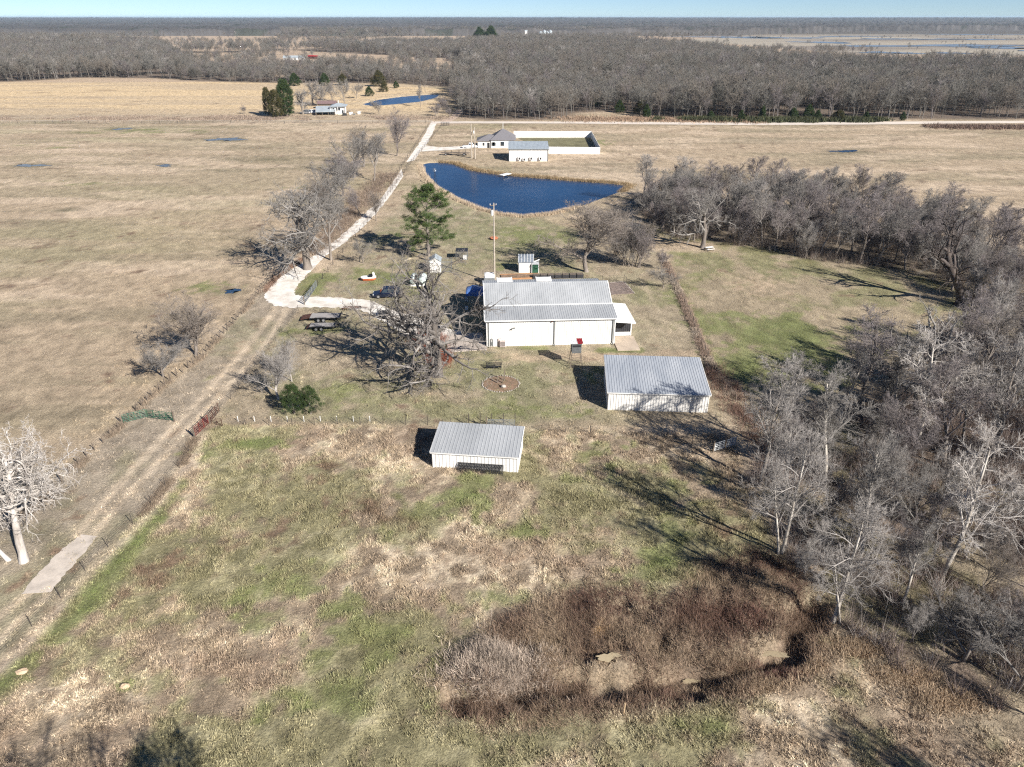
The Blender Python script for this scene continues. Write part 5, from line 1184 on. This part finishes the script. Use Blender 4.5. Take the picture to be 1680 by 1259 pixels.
def cedar_at(k, px, py, h, label, wide=1.0, group=None):
    X, Y = G(px, py); t = thing('cedar_tree', label, 'tree', (X, Y, 0), RT.uniform(0, 6), group); s = h/4.5; t.scale = (s*wide, s*wide, s); link('trunk', CED[k][0], t); link('foliage', CED[k][1], t); return t
cedar_at(6, 483, 679, 4.3, 'left one of two round cedars near the fan-shaped white tree', 1.0)
cedar_at(7, 510, 679, 4.0, 'right one of two round cedars near the fan-shaped white tree', 1.1)
cedar_at(4, 471, 191, 18, 'tallest dark green cedar left of the far white cottage', 1.0)
cedar_at(5, 455, 193, 13.5, 'bronzed cedar, frontmost of the clump left of the far cottage', .9)
cedar_at(5, 442, 190, 14, 'thin brownish cedar at the left of the far cottage clump', .6)
cedar_at(1, 484, 141, 9, 'wide cedar at the far edge of the straw field, above the tall one', 1.5)
for px, py, h, lb in ((533, 141, 9, 'cedar at the edge of the straw field beyond the far cottage'), (563, 140, 8, 'cedar on the straw field right of the far cottage, nearer the woods'), (622, 142, 11, 'upright cedar between straw field and far pond'), (630, 151, 6, 'round cedar above the far pond'),
                      (606, 158, 6, 'small round cedar at the left tip of the far pond'), (650, 145, 5, 'smallest cedar above the far pond')):
    cedar_at(RT.randrange(3), px, py, h, lb, 1.3)
for i, (px, py, h, w) in enumerate(((980, 175, 14, 1.0), (1016, 185, 9, 1.3), (1060, 193, 9, 1.4), (1050, 187, 12, .9), (1215, 198, 7, 1.6), (1300, 197, 8, 1.5), (1340, 198, 7, 1.7), (1375, 198, 7, 1.8), (1420, 198, 6, 1.8), (1325, 196, 10, 1.2), (1250, 196, 9, 1.2), (755, 168, 13, .7), (760, 178, 11, .8), (1165, 197, 6, 1.6), (1480, 198, 6, 1.4))):
    cedar_at((3, 1, 3, 2)[i % 4], px, py, h*.72, 'dark evergreen at the foot of the forest edge by the county road', w, 'evergreens along the forest edge')
for px, py, h, lb in ((787, 74, 24, 'left of two dark pines standing out of the far forest'), (806, 74, 26, 'right of two dark pines standing out of the far forest')): cedar_at(0, px, py, h+6, lb, 1.3)
# shrubs round the far cottage and the road
for px, py, h, w, lb, k in ((402, 187, 5, 1.6, 'reddish-grey bush at the left of the cedar clump in the straw field', 'vase2'), (715, 191, 7, 1.9, 'wide purplish thicket bush near the far road junction', 'vase2'), (738, 192, 5, 1.6, 'smaller purplish bush by the pinkish dirt road', 'vase2'),
                            (622, 188, 8, 1.2, 'grey bush on the near bank of the far pond', 'vase0'), (497, 188, 14, 1.0, 'bare tree immediately right of the tall cedar', 'oak2'), (527, 176, 14, 1.0, 'bare tree behind the open barn', 'vase0'), (514, 172, 15, 1.1, 'bare tree behind the parked cars across the road', 'oak2'), (565, 172, 15, 1.0, 'upright bare tree right of the far cottage', 'vase0'), (545, 166, 13, 1.2, 'bare brownish tree behind the red-roofed outbuilding', 'vase1'),
                            (690, 176, 13, .7, 'thin bare tree on the near side of the far pond', 'tall0'), (698, 152, 12, .8, 'thin bare tree at the right end of the far pond', 'tall3'), (585, 162, 10, 1.0, 'small bare tree by the left tip of the far pond', 'vase0'), (728, 186, 9, 1.3, 'scrubby tree beside the pinkish dirt road', 'thick0')):
    T(k, px, py, h, lb, wide=w, name='bare_tree' if h > 8 else 'bush')

# ------------------------------------------------------------------ groves: every tree its own object
def scatter(poly, spacing, seed, keep=None, limit=10**6):
    rg = random.Random(seed); xs = [p[0] for p in poly]; ys = [p[1] for p in poly]; out = []; cell = {}
    A = (max(xs)-min(xs))*(max(ys)-min(ys)); n = int(A/spacing**2*6)
    for _ in range(n):
        x, y = rg.uniform(min(xs), max(xs)), rg.uniform(min(ys), max(ys)); k = (int(x//spacing), int(y//spacing)); ok = True
        for a in (-1, 0, 1):
            for c in (-1, 0, 1):
                for q in cell.get((k[0]+a, k[1]+c), ()):
                    if (q[0]-x)**2+(q[1]-y)**2 < spacing**2: ok = False
        if ok and (keep is None or keep(x, y)): cell.setdefault(k, []).append((x, y)); out.append((x, y))
        if len(out) >= limit: break
    if not out: return out
    m = inpoly([o[0] for o in out], [o[1] for o in out], poly); return [o for o, q in zip(out, m) if q]
# tree line between the pond and the right pasture
bandpts = scatter(BAND, 4.2, 5)
bandpts.sort(key=lambda p: p[1])
for i, (x, y) in enumerate(bandpts):
    k = RT.choice(['tall0', 'tall1', 'tall3', 'thick0', 'thick_pale', 'tall_pale', 'vase0', 'tall1', 'vase2', 'tall2'])
    hh = RT.uniform(9.5, 15) if k[:5] != 'thick' else RT.uniform(7, 10)
    tree(k, x, y, hh, 'bare grey tree crowded in the tree line between the pond and the right pasture', group='tree line beyond the right pasture', wide=RT.uniform(.95, 1.35), z=0, lean=(RT.gauss(0, .05), RT.gauss(0, .05)))
# creek-side grove at the right
heroes = [('syc1', 1541, 955, 17.5, 'whitest sycamore of the right grove, tall and leaning right', (0, .14), 1.0), ('syc0', 1283, 907, 16, 'right stem of the pale twin trees at the left edge of the grove', (0, .12), .9), ('syc0', 1277, 908, 13, 'left stem of the pale twin trees at the left edge of the grove', (0, -.10), .8),
          ('syc0', 1368, 1018, 15, 'pale tree rising from the creek bank below the twin trees', (0, .12), 1.0), ('syc0', 1378, 1022, 10, 'smaller pale stem at the creek bank, leaning left', (0, -.16), .8), ('tall2', 1408, 925, 14, 'pale forked tree between the twin trees and the whitest sycamore', (0, .16), 1.1),
          ('syc1', 1500, 742, 17, 'crooked white-limbed tree deep in the middle of the right grove', (0, .02), 1.2), ('dying_grey', 1500, 690, 15, 'dark-limbed grey tree at the upper side of the right grove', (0, 0), 1.1), ('tall2', 1352, 800, 15, 'pale-trunked tree above the twin trees', (0, .05), 1.1),
          ('syc0', 1680, 930, 13, 'pale trunk cut by the right edge of the photo', (0, .2), .8), ('tall2', 1480, 990, 9, 'slim pale sapling in front of the whitest sycamore', (0, .25), 1.0), ('vase0', 1580, 1085, 6, 'pale grey shrub low at the bottom right of the grove', (0, 0), 1.5), ('vase0', 1670, 1130, 7, 'pale grey shrub in the right corner of the grove', (0, 0), 1.5)]
HP = []
for k, px, py, h, lb, ln, w in heroes:
    X, Y = G(px, py); HP.append((X, Y)); tree(k, X, Y, h, lb, lean=ln, wide=w, rz=0 if k != 'vase0' else None)
gpts = [q for q in scatter(GROVE, 4.1, 9, keep=lambda x, y: all((x-a)**2+(y-b)**2 > 9 for a, b in HP)) if q[1] > 88 or RT.random() < .88]
for i, (x, y) in enumerate(gpts):
    low = y < 62
    k = RT.choice(['thick0', 'thick1', 'thick_pale', 'thick2', 'tall1', 'thick0', 'vase0']) if low else RT.choice(['tall0', 'tall1', 'tall2', 'syc0', 'tall_pale', 'thick0', 'vase2', 'thick_pale', 'thick2', 'tall3', 'thick1', 'tall1'])
    hh = (RT.uniform(4, 7.5) if k[:5] == 'thick' else RT.uniform(6, 11)) if low else (RT.uniform(7, 10) if k[:5] == 'thick' else RT.uniform(11.5, 17))
    tree(k, x, y, hh, 'bare tree tangled among its neighbours in the lower creek-side grove' if low else 'bare tree with grey branches inside the upper part of the right grove', group='lower grove trees' if low else 'upper grove trees', wide=RT.uniform(.85, 1.15), lean=(RT.gauss(0, .07), RT.gauss(0, .07)))
# trees just outside the frame whose shade falls into it
tree('vase1', -13, 16.5, 16, 'spreading tree below the frame that shades the near pasture', rz=2.2, z=0, wide=1.3)
tree('vase1', -8, 9.5, 20, 'taller tree below the frame that shades the near pasture', z=0, wide=1.3)
tree('vase1', -15, 10, 21, 'leftmost tree below the frame that shades the near pasture', z=0, wide=1.3)
tree('vase0', 44, 18, 15, 'tree below the frame that shades the lower right grass', z=0)
# ------------------------------------------------------------------ far forest: its front trees one by one, the rest as one mass
def far_tree_mesh(seed, H=16, nl=10, nb=9, nt_=11, r=.038, m='twig', fl=.62, vase=34):
    rng = np.random.default_rng(seed); a = acc_new()
    P = walk(rng, np.zeros((1, 3)), np.array([[0, 0, 1.]]), np.array([H*.6]), 4, .06, .05); R = (np.linspace(.18, .09, 5))[None]; tubes(P, R, 5, a)
    P1, R1, L1 = kids(rng, P, R, np.array([H*.6]), nl, .3, 1, vase, 10, fl, .2, .35, 4, .16, .07, .6, .16, .4); tubes(P1, R1, 3, a)
    P2, R2, L2 = kids(rng, P1, R1, L1, nb, .2, 1, 38, 14, .48, .3, .4, 2, .18, .05, .6, .09, .5); R2 = np.maximum(R2, r); tubes(P2, R2, 3, a)
    P3, R3, L3 = kids(rng, P2, R2, L2, nt_, .2, 1, 36, 14, .60, .3, .3, 1, .15, .04, .7, .07, .3); R3 = np.maximum(R3, r*.62); R3[:, -1] = .012; tubes(P3, R3, 3, a)
    k = H/max(v[:, 2].max() for v in a['v']); a['v'] = [v*np.array([1.1, 1.1, k]) for v in a['v']]
    return acc_mesh('forest_tree', a, M[m])
FT = [far_tree_mesh(101, m='forest_a'), far_tree_mesh(102, m='forest_b', vase=42), far_tree_mesh(103, m='forest_c'), far_tree_mesh(104, m='forest_d', vase=48, nl=11), far_tree_mesh(105, m='twig_pale', nl=8)]
WT = [.40, .68, .86, .97, 1.0]
def wsel(r): return next(i for i, w in enumerate(WT) if r <= w)
def woodpts(poly, sp, seed, ymin, ymax, xlim=.78):
    rg = np.random.default_rng(seed); xs = [p[0] for p in poly]; ys = [p[1] for p in poly]
    x0, x1 = max(min(xs), -xlim*ymax), min(max(xs), xlim*ymax); y0, y1 = max(min(ys), ymin), min(max(ys), ymax)
    X, Y = np.meshgrid(np.arange(x0, x1, sp), np.arange(y0, y1, sp)); X = X+rg.uniform(-.42, .42, X.shape)*sp; Y = Y+rg.uniform(-.42, .42, Y.shape)*sp
    k = (np.abs(X) < xlim*Y+10); X = X[k]; Y = Y[k]; k = inpoly(X, Y, poly); return X[k], Y[k]
WL = [(woodpts(RWOOD, 6.3, 1, 300, 640), 1.0), (woodpts(RWOOD, 8.5, 2, 640, 2600), 1.15), (woodpts(LWOOD, 8.0, 3, 560, 1100), 1.05), (woodpts(LWOOD, 12.0, 4, 1100, 2600), 1.2),
      (woodpts(LWOOD2, 7.0, 13, 560, 1100), .62), (woodpts(MWOOD, 8.5, 5, 900, 2600), .9), (woodpts(UWOOD, 15.0, 7, 1700, 2600), 1.3)]
PX = np.concatenate([q[0] for q, _ in WL]); PY = np.concatenate([q[1] for q, _ in WL]); SC = np.concatenate([np.full(len(q[0]), s) for q, s in WL])
# scattered trees and hedges over the open middle distance
rg = np.random.default_rng(6); n = 13000; y = 640+(rg.random(n)**1.2)*1900; x = (rg.random(n)*2-1)*.78*y; hn = fbm(x, y*.35, 120, 5, 3)
k = (hn > .45) & ~inpoly(x, y, MARSH) & ~inpoly(x, y, FARFIELD)
for P in (Gs([(250,70),(455,72),(455,53),(300,54)]), Gs([(318,101),(400,102),(400,88),(330,88)]), Gs([(455,111),(640,108),(640,91),(530,80),(457,80)])): k &= ~inpoly(x, y, P) | (rg.random(n) < .10)
PX = np.concatenate([PX, x[k]]); PY = np.concatenate([PY, y[k]]); SC = np.concatenate([SC, np.full(k.sum(), .8)])
n = 900; y = 1250+rg.random(n)*1100; x = y*(.25+rg.random(n)*.55); hn = fbm(x*.3, y, 60, 8, 2); k = (hn > .60); PX = np.concatenate([PX, x[k]]); PY = np.concatenate([PY, y[k]]); SC = np.concatenate([SC, np.full(k.sum(), .45)])
n1 = fbm(PX, PY, 60, 3, 3); SC = SC*(.72+.5*n1)*rg.uniform(.8, 1.2, len(PX)); dens = fbm(PX, PY, 35, 9, 2) > .30; PX, PY, SC = PX[dens], PY[dens], SC[dens]
D = np.hypot(PX, PY); order = np.argsort(D); PX, PY, SC = PX[order], PY[order], SC[order]
NI = 250; kind = np.array([wsel(r) for r in np.random.default_rng(3).random(len(PX))]); ROT = np.random.default_rng(4).random(len(PX))*6.28
labs = ['grey bare tree at the near edge of the wide forest beyond the county road', 'brownish bare tree at the near edge of the wide forest beyond the county road', 'mauve-grey bare tree at the near edge of the wide forest beyond the county road', 'broad grey bare tree at the near edge of the wide forest beyond the county road', 'pale bare tree at the near edge of the wide forest beyond the county road']
seen = {}
for i in range(NI):
    k = int(kind[i]); o = link('forest_tree', FT[k], None, (PX[i], PY[i], -.1), ROT[i], (SC[i]*1.05, SC[i]*1.05, SC[i])); tag(o, labs[k], 'tree', 'front trees of the wide forest, '+('grey', 'brownish', 'mauve', 'broad', 'pale')[k]); seen.setdefault(k, o)
def instancer(name, x, y, z, sc, rot, kd, protos, label):
    me = bpy.data.meshes.new(name); V = np.stack([x, y, z], -1).astype(np.float32); me.vertices.add(len(V)); me.vertices.foreach_set('co', V.ravel())
    for nm, arr, ty in (('sc', sc, 'FLOAT'), ('rt', rot, 'FLOAT'), ('kd', kd, 'INT')):
        a = me.attributes.new(nm, ty, 'POINT'); a.data.foreach_set('value', np.asarray(arr, np.int32 if ty == 'INT' else np.float32))
    o = link(name, me); g = bpy.data.node_groups.new(name, 'GeometryNodeTree'); g.interface.new_socket('Geometry', in_out='INPUT', socket_type='NodeSocketGeometry'); g.interface.new_socket('Geometry', in_out='OUTPUT', socket_type='NodeSocketGeometry')
    N = g.nodes; Lk = g.links; gi = N.new('NodeGroupInput'); go = N.new('NodeGroupOutput'); j = N.new('GeometryNodeJoinGeometry')
    def attr(nm, ty): q = N.new('GeometryNodeInputNamedAttribute'); q.data_type = ty; q.inputs[0].default_value = nm; return next(s for s in q.outputs if s.enabled)
    s_, r_, k_ = attr('sc', 'FLOAT'), attr('rt', 'FLOAT'), attr('kd', 'INT'); cx = N.new('ShaderNodeCombineXYZ'); Lk.new(r_, cx.inputs[2]); er = N.new('FunctionNodeEulerToRotation'); Lk.new(cx.outputs[0], er.inputs[0])
    for i, p in protos.items():
        c = N.new('FunctionNodeCompare'); c.data_type = 'INT'; c.operation = 'EQUAL'; ins = [q for q in c.inputs if q.enabled]; Lk.new(k_, ins[0]); ins[1].default_value = i
        oi = N.new('GeometryNodeObjectInfo'); oi.inputs[0].default_value = p; oi.inputs[1].default_value = True
        ip = N.new('GeometryNodeInstanceOnPoints'); Lk.new(gi.outputs[0], ip.inputs['Points']); Lk.new(c.outputs[0], ip.inputs['Selection']); Lk.new(oi.outputs['Geometry'], ip.inputs['Instance'])
        Lk.new(er.outputs[0], ip.inputs['Rotation']); Lk.new(s_, ip.inputs['Scale']); Lk.new(ip.outputs[0], j.inputs[0])
    Lk.new(j.outputs[0], go.inputs[0]); md = o.modifiers.new('scatter', 'NODES'); md.node_group = g; return tag(o, label, 'forest', None, 'stuff')
sl_ = slice(NI, None)
instancer('forest', PX[sl_], PY[sl_], np.full(len(PX)-NI, -.1), SC[sl_], ROT[sl_], kind[sl_], seen, 'leafless grey-brown forest filling the land beyond the county road')
print('forest', len(PX), 'band', len(bandpts), 'grove', len(gpts))
# the farthest woods: one rough canopy reaching the horizon
ys = grow_axis(2250, 26000, 22, 1.035); xs = np.linspace(-.85, .85, 900); XX, UU = np.meshgrid(xs, ys); XF = XX*UU
open_ = inpoly(XF, UU, MARSH)
hh = 9+9*vnoise(XF, UU, 55, 1)+7*hash2(np.arange(XF.size).reshape(XF.shape), (UU*0+3), 5)*np.clip(UU/4000, .6, 2.5)+22*fbm(XF, UU, 2600, 77, 2)*sstep(4500, 9000, UU)
marsh_ = inpoly(XF, UU, MARSH); hh = np.where(open_, .2, hh); hh[marsh_] = -2; hh[0] = -1; ix = np.arange(XF.size).reshape(XF.shape)
F_ = np.stack([ix[:-1, :-1], ix[:-1, 1:], ix[1:, 1:], ix[1:, :-1]], -1).reshape(-1, 4)
cf = np.zeros(XF.shape+(3,))+np.array([.098, .090, .085]); tt = fbm(XF*.4, UU, 180, 91, 4)[..., None]; cf = cf*(.65+.75*tt); cf[open_ & ~marsh_] = (.34, .29, .225)
ev = (vnoise(XF, UU*.5, 60, 131) > .80)[..., None]; cf = np.where(ev & ~open_[..., None], np.array([.068, .070, .058]), cf)
me = mesh_np('far_woods', np.stack([XF, UU, hh], -1).reshape(-1, 3), F_, attr_mat('far_canopy', .95, .25, .02), cf.reshape(-1, 3)); tag(link('far_woods', me), 'blue-grey woods reaching to the horizon', 'forest', None, 'stuff')

# ------------------------------------------------------------------ grass tufts, weeds, brush: uncountable ground cover
M['blades'] = attr_mat('grass_blades', .9, .12, 6)
def stems(name, x, y, h, w, per, tone, lean, label, seed, spread=.12, cat='grass', zoff=-.02, curve=0):
    rng = np.random.default_rng(seed); N = len(x); X = np.repeat(x, per); Y = np.repeat(y, per); Hh = np.repeat(h, per)*rng.uniform(.5, 1.15, N*per)
    X = X+rng.normal(0, spread, len(X)); Y = Y+rng.normal(0, spread, len(X)); Z = ground_z(X, Y)+zoff
    a = rng.random(len(X))*6.28; ln = rng.random(len(X))**.7*lean; b = rng.random(len(X))*6.28; ww = w*rng.uniform(.6, 1.4, len(X))
    p = np.stack([X, Y, Z], -1); u = np.stack([np.cos(b), np.sin(b), 0*b], -1)*ww[:, None]/2
    t = p+np.stack([np.cos(a)*np.sin(ln), np.sin(a)*np.sin(ln), np.cos(ln)], -1)*Hh[:, None]
    V = np.stack([p-u, p+u, t], 1).reshape(-1, 3); c = np.repeat(tone*rng.uniform(.68, 1.32, (N, 1)), per, 0)*rng.uniform(.7, 1.3, (len(X), 1)); c3 = np.repeat(c[:, None], 3, 1).reshape(-1, 3)
    me = mesh_np(name, V, np.arange(len(V)).reshape(-1, 3), M['blades'], np.clip(c3, 0, .9)); return tag(link(name, me), label, cat, None, 'stuff')
rng = np.random.default_rng(42)
def rpts(poly, n):
    xs = [p[0] for p in poly]; ys = [p[1] for p in poly]; x = rng.uniform(min(xs), max(xs), n); y = rng.uniform(min(ys), max(ys), n); k = inpoly(x, y, poly); return x[k], y[k]
NV = [(-36, 27), (38, 27), (75, 60), (80, 100), (-62, 100), (-50, 40)]
x, y = rpts(NV, 170000); k = inpoly(x, y, NEAR) | (rng.random(len(x)) < .12); k &= dline(x, y, CREEK) > 1.2; x, y = x[k], y[k]
cl = fbm(x, y, 1.6, 61, 3); k = rng.random(len(x)) < np.clip((cl-.36)*5, .08, 1); x, y, cl = x[k], y[k], cl[k]
tone = ground_tone(x, y); gr = tone[:, 1] > tone[:, 0]
tone = np.where(gr[:, None], tone*np.array([.95, 1.05, .9]), tone*1.18)
h = np.where(gr, .13, .21+.18*(cl-.4)*3)
stems('grass_tufts', x, y, np.clip(h*1.25, .1, .55), .058, 9, tone, 1.3, 'rough tufts of dry and green grass over the near pasture', 1, .12)
x, y = rpts([(-60, 95), (80, 95), (120, 190), (-110, 190)], 60000); k = rng.random(len(x)) < np.clip((fbm(x, y, 4, 63, 3)-.38)*4, .05, 1); x, y = x[k], y[k]
k = ~(inpoly(x, y, [(-4.5, 105.5), (21.5, 105), (21.5, 127), (-5.5, 127)]) | inpoly(x, y, POND)); x, y = x[k], y[k]
kd = inpoly(x, y, DL+DR[::-1]); x, y = x[~kd], y[~kd]
stems('short_grass', x, y, np.full(len(x), .15), .09, 4, ground_tone(x, y)*1.05, 1.2, 'short patchy grass over the yard and middle fields', 2, .25)
# creek brush
x, y = rpts([(p[0]*1.0, p[1]) for p in BRUSH], 17000); cl = fbm(x, y, 2.6, 71, 3); k = rng.random(len(x)) < np.clip((cl-.30)*5, .25, 1); x, y = x[k], y[k]
pool = np.zeros(len(x), bool)
for cx, cy, rr in ((996, 1092, 1.7), (1135, 1102, 1.1), (1268, 1071, 1.8)): X, Y = G(cx, cy, -.4); pool |= ((x-X)**2+((y-Y+.8)*.9)**2 < (rr*1.4)**2)
TX, TY = G(815, 1098); pool |= (((x-TX)/3.4)**2+((y-TY)/2.6)**2 < 1); x, y = x[~pool], y[~pool]; tn = vnoise(x, y, 3.0, 8)[:, None]
tone = np.where(tn < .36, np.array([.16, .10, .075]), np.where(tn < .62, np.array([.23, .16, .115]), np.array([.34, .255, .175])))
stems('creek_brush', x, y, .36+1.2*np.clip(fbm(x, y, 3.2, 72, 3)-.30, 0, 1)*1.5, .030, 16, tone, 1.4, 'tangled brown brush filling the creek bottom', 3, .75, 'brush')
# thatch of bleached vines heaped at the left end of the creek
X0, Y0 = G(815, 1098); q = rng.normal(0, 1, (2600, 2))*np.array([1.9, 1.25]); x, y = X0+q[:, 0], Y0+q[:, 1]
stems('vine_thatch', x, y, np.full(len(x), 1.0), .05, 9, np.zeros((len(x), 3))+np.array([.47, .385, .31])*(.6+.8*vnoise(x, y, .8, 5))[:, None], 1.75, 'mound of bleached drooping vines at the left end of the creek', 4, .3, 'vines', -.1)
cw = list(CREEK); seg_ = [math.hypot(c[0]-a[0], c[1]-a[1]) for a, c in zip(cw, cw[1:])]; ii = rng.choice(len(seg_), 2600, p=np.array(seg_)/sum(seg_)); ff = rng.random(2600); CW = np.array(cw); qq = CW[ii]*(1-ff)[:, None]+CW[ii+1]*ff[:, None]+rng.normal(0, 1.1, (2600, 2)); x, y = qq[:, 0], qq[:, 1]
k = fbm(x, y, 3.5, 66, 3) > .40
for cx, cy, rr in ((996, 1092, 2.2), (1135, 1102, 1.7), (1268, 1071, 2.4)): X, Y = G(cx, cy, -.4); k &= ~(((x-X)**2+((y-Y+1.0)*.8)**2) < rr**2)
x, y = x[k], y[k]; stems('bank_brush', x, y, .5+.9*vnoise(x, y, 2, 3), .032, 14, np.zeros((len(x), 3))+np.array([.25, .175, .125]), 1.3, 'ragged brown brush hanging over the creek channel', 28, .5, 'brush')
# red-stemmed and tawny weeds by the creek and woodland edge
def blobst(name, lst, tone, h, w, lean, label, seed, n=1500, per=8, cat='weeds'):
    xs, ys = [], []
    for cx, cy, rx, ry in lst:
        X, Y = G(cx, cy); RX = abs(G(cx+rx, cy)[0]-X); RY = abs(G(cx, cy-ry)[1]-G(cx, cy+ry)[1])/2; q = rng.normal(0, .5, (n, 2)); xs.append(X+q[:, 0]*RX); ys.append(Y+q[:, 1]*RY)
    x, y = np.concatenate(xs), np.concatenate(ys); stems(name, x, y, h*(.4+1.1*vnoise(x, y, 2.5, seed)), w, per, np.zeros((len(x), 3))+np.array(tone), lean, label, seed, .4, cat)
blobst('red_weeds', [(1262, 1098, 50, 12), (1215, 1015, 50, 18)], (.20, .115, .09), .7, .028, .9, 'dark red-stemmed weeds along the creek', 5, 800, 7)
blobst('tawny_weeds', [(1400, 1065, 50, 10), (1480, 1110, 60, 14), (1560, 1150, 60, 20), (1220, 1122, 70, 7), (1310, 1090, 40, 10)], (.44, .33, .225), .6, .045, 1.0, 'tawny dead weeds along the edge of the grove', 6, 700, 7)
# undergrowth of the groves: thin arching shrubs
def undergrowth(name, poly, n, h, tone, label, seed, per=34, keep=None):
    x, y = rpts(poly, n)
    if keep is not None: k = keep(x, y); x, y = x[k], y[k]
    cl = fbm(x, y, 7, seed, 3); k = rng.random(len(x)) < np.clip((cl-.36)*5, .1, 1); x, y = x[k], y[k]
    tn = rng.random((len(x), 1)); t = np.where(tn < .5, np.array(tone[0]), np.where(tn < .85, np.array(tone[1]), np.array(tone[2])))
    stems(name, x, y, rng.uniform(.6, 1.25, len(x))*h, .030, per, t, .75, label, seed, .22, 'brush')
undergrowth('grove_undergrowth', GROVE, 7500, 2.9, ((.23, .18, .16), (.20, .155, .13), (.40, .36, .33)), 'thin mauve-brown undergrowth beneath the right grove', 11)
undergrowth('tree_line_undergrowth', BAND, 6500, 3.0, ((.16, .125, .105), (.20, .16, .13), (.32, .275, .24)), 'dark brush at the foot of the tree line', 12, 26)
# vines and weeds on the brush-covered fence, and along the old post fence
def along(pts, n, wd):
    seg = [math.hypot(c[0]-a[0], c[1]-a[1]) for a, c in zip(pts, pts[1:])]; i = rng.choice(len(seg), n, p=np.array(seg)/sum(seg)); f = rng.random(n); P = np.array(pts)
    q = P[i]*(1-f)[:, None]+P[i+1]*f[:, None]+rng.normal(0, wd, (n, 2)); return q[:, 0], q[:, 1]
x, y = along(F4[:5], 3600, .33); tn = vnoise(x, y, 7, 4)[:, None]; stems('fence_brush', x, y, np.full(len(x), .65), .045, 9, np.where(tn < .5, np.array([.46, .38, .30]), np.array([.36, .27, .21])), 1.15, 'dead brown vines smothering the right-hand yard fence', 13, .22, 'brush')
x, y = along(F4[3:], 380, 1.2); stems('briars', x, y, np.full(len(x), 1.4), .04, 14, np.zeros((len(x), 3))+np.array([.22, .14, .11]), .9, 'reddish briars at the lower end of the right-hand yard fence', 14, .3, 'brush')
for F_i, sd in ((F1a, 15), (F1b, 16)):
    x, y = along(F_i, 800, .30); k = vnoise(x, y, 4, sd) > .5; x, y = x[k], y[k]
    stems('fence_weeds', x, y, np.full(len(x), .7), .04, 9, np.zeros((len(x), 3))+np.array([.30, .235, .175]), 1.0, 'dead weeds tangled along the old post fence '+('below' if sd == 15 else 'above')+' the green gates', sd, .2, 'weeds')
x, y = along(F2[2:], 2600, .30); k = vnoise(x, y, 5, 3) > .25; x, y = x[k], y[k]; stems('fence_weeds', x, y, np.full(len(x), .4), .04, 7, np.zeros((len(x), 3))+np.array([.24, .185, .135]), 1.1, 'dark weeds under the wire fence beside the lane', 17, .2, 'weeds')
x, y = along(Gs([(500, 424), (462, 448), (433, 480)]), 500, .35); stems('fence_weeds', x, y, np.full(len(x), .7), .05, 8, np.zeros((len(x), 3))+np.array([.26, .17, .125]), .9, 'reddish weeds along the fence at the drive bend', 18, .2, 'weeds')
# reeds round the pond, scrub under the drive-side trees, road verge
x, y = along(POND[12:20]+[POND[0]], 2600, .5); stems('pond_reeds', x, y, np.full(len(x), 1.1), .07, 7, np.zeros((len(x), 3))+np.array([.50, .40, .29]), .5, 'bleached reeds along the near bank of the pond', 19, .25, 'reeds')
x, y = along(POND[2:11], 2200, .8); stems('bank_grass', x, y, np.full(len(x), .9), .08, 6, np.zeros((len(x), 3))+np.array([.30, .22, .13]), .6, 'brown rough grass on the far bank of the pond', 20, .3, 'grass')
x, y = along(Gs([(505, 420), (560, 365), (600, 325), (640, 285)]), 1600, 2.2); stems('drive_scrub', x, y, np.full(len(x), 1.2), .06, 10, np.zeros((len(x), 3))+np.array([.21, .16, .125]), .9, 'low brown scrub beneath the trees left of the drive', 21, .4, 'brush')
x, y = along(Gs([(-100, 195), (735, 194)]), 6200, 6.0); k = fbm(x, y, 22, 4, 3) > .47; x, y = x[k], y[k]; stems('verge_scrub', x, y, 1.5*fbm(x, y, 9, 8, 2), .22, 6, np.zeros((len(x), 3))+np.array([.27, .21, .165]), 1.0, 'brown scrub along the far side of the county road', 22, .8, 'brush')
x, y = along(Gs([(1530, 209), (1800, 211)]), 1500, 3.0); stems('verge_scrub', x, y, np.full(len(x), 1.8), .22, 8, np.zeros((len(x), 3))+np.array([.20, .14, .11]), .9, 'dark scrub by the county road at the far right', 23, .8, 'brush')
x, y = along(Gs([(930, 196), (1060, 196), (1250, 199)]), 1800, 6.0); stems('verge_grass', x, y, np.full(len(x), 1.2), .3, 6, np.zeros((len(x), 3))+np.array([.31, .22, .155]), .9, 'tan weeds in the clearing below the forest edge', 24, .8, 'weeds')
# rusty leaves round the foot of the great oak
blobst('oak_suckers', [(703, 560, 22, 10), (722, 592, 14, 10)], (.26, .10, .065), 1.6, .05, .8, 'rusty dead leaves on suckers round the foot of the great oak', 25, 300, 12, 'leaves')

x, y = along(Gs([(1080, 197.5), (1250, 199), (1450, 199)]), 900, 3.0); k = fbm(x, y, 12, 4, 2) > .48; x, y = x[k], y[k]; stems('edge_undergrowth', x, y, np.full(len(x), 2.6), .5, 14, np.zeros((len(x), 3))+np.array([.07, .075, .04]), .8, 'low dark green undergrowth along the foot of the forest', 27, 1.2, 'brush')

# ------------------------------------------------------------------ the air
m = bpy.data.materials.new('haze_air'); m.use_nodes = True; n = m.node_tree; n.nodes.clear(); o = n.nodes.new('ShaderNodeOutputMaterial'); v = n.nodes.new('ShaderNodeVolumePrincipled')
v.inputs['Color'].default_value = (.62, .82, 1.0, 1); v.inputs['Density'].default_value = 4.2e-5; v.inputs['Anisotropy'].default_value = 0.0; n.links.new(v.outputs[0], o.inputs['Volume'])
b = MB(); b.box((0, 15500, 30), (66000, 34000, 68)); h = b.build('haze', m); tag(h, 'thin blue haze over the far land', 'haze', None, 'stuff')
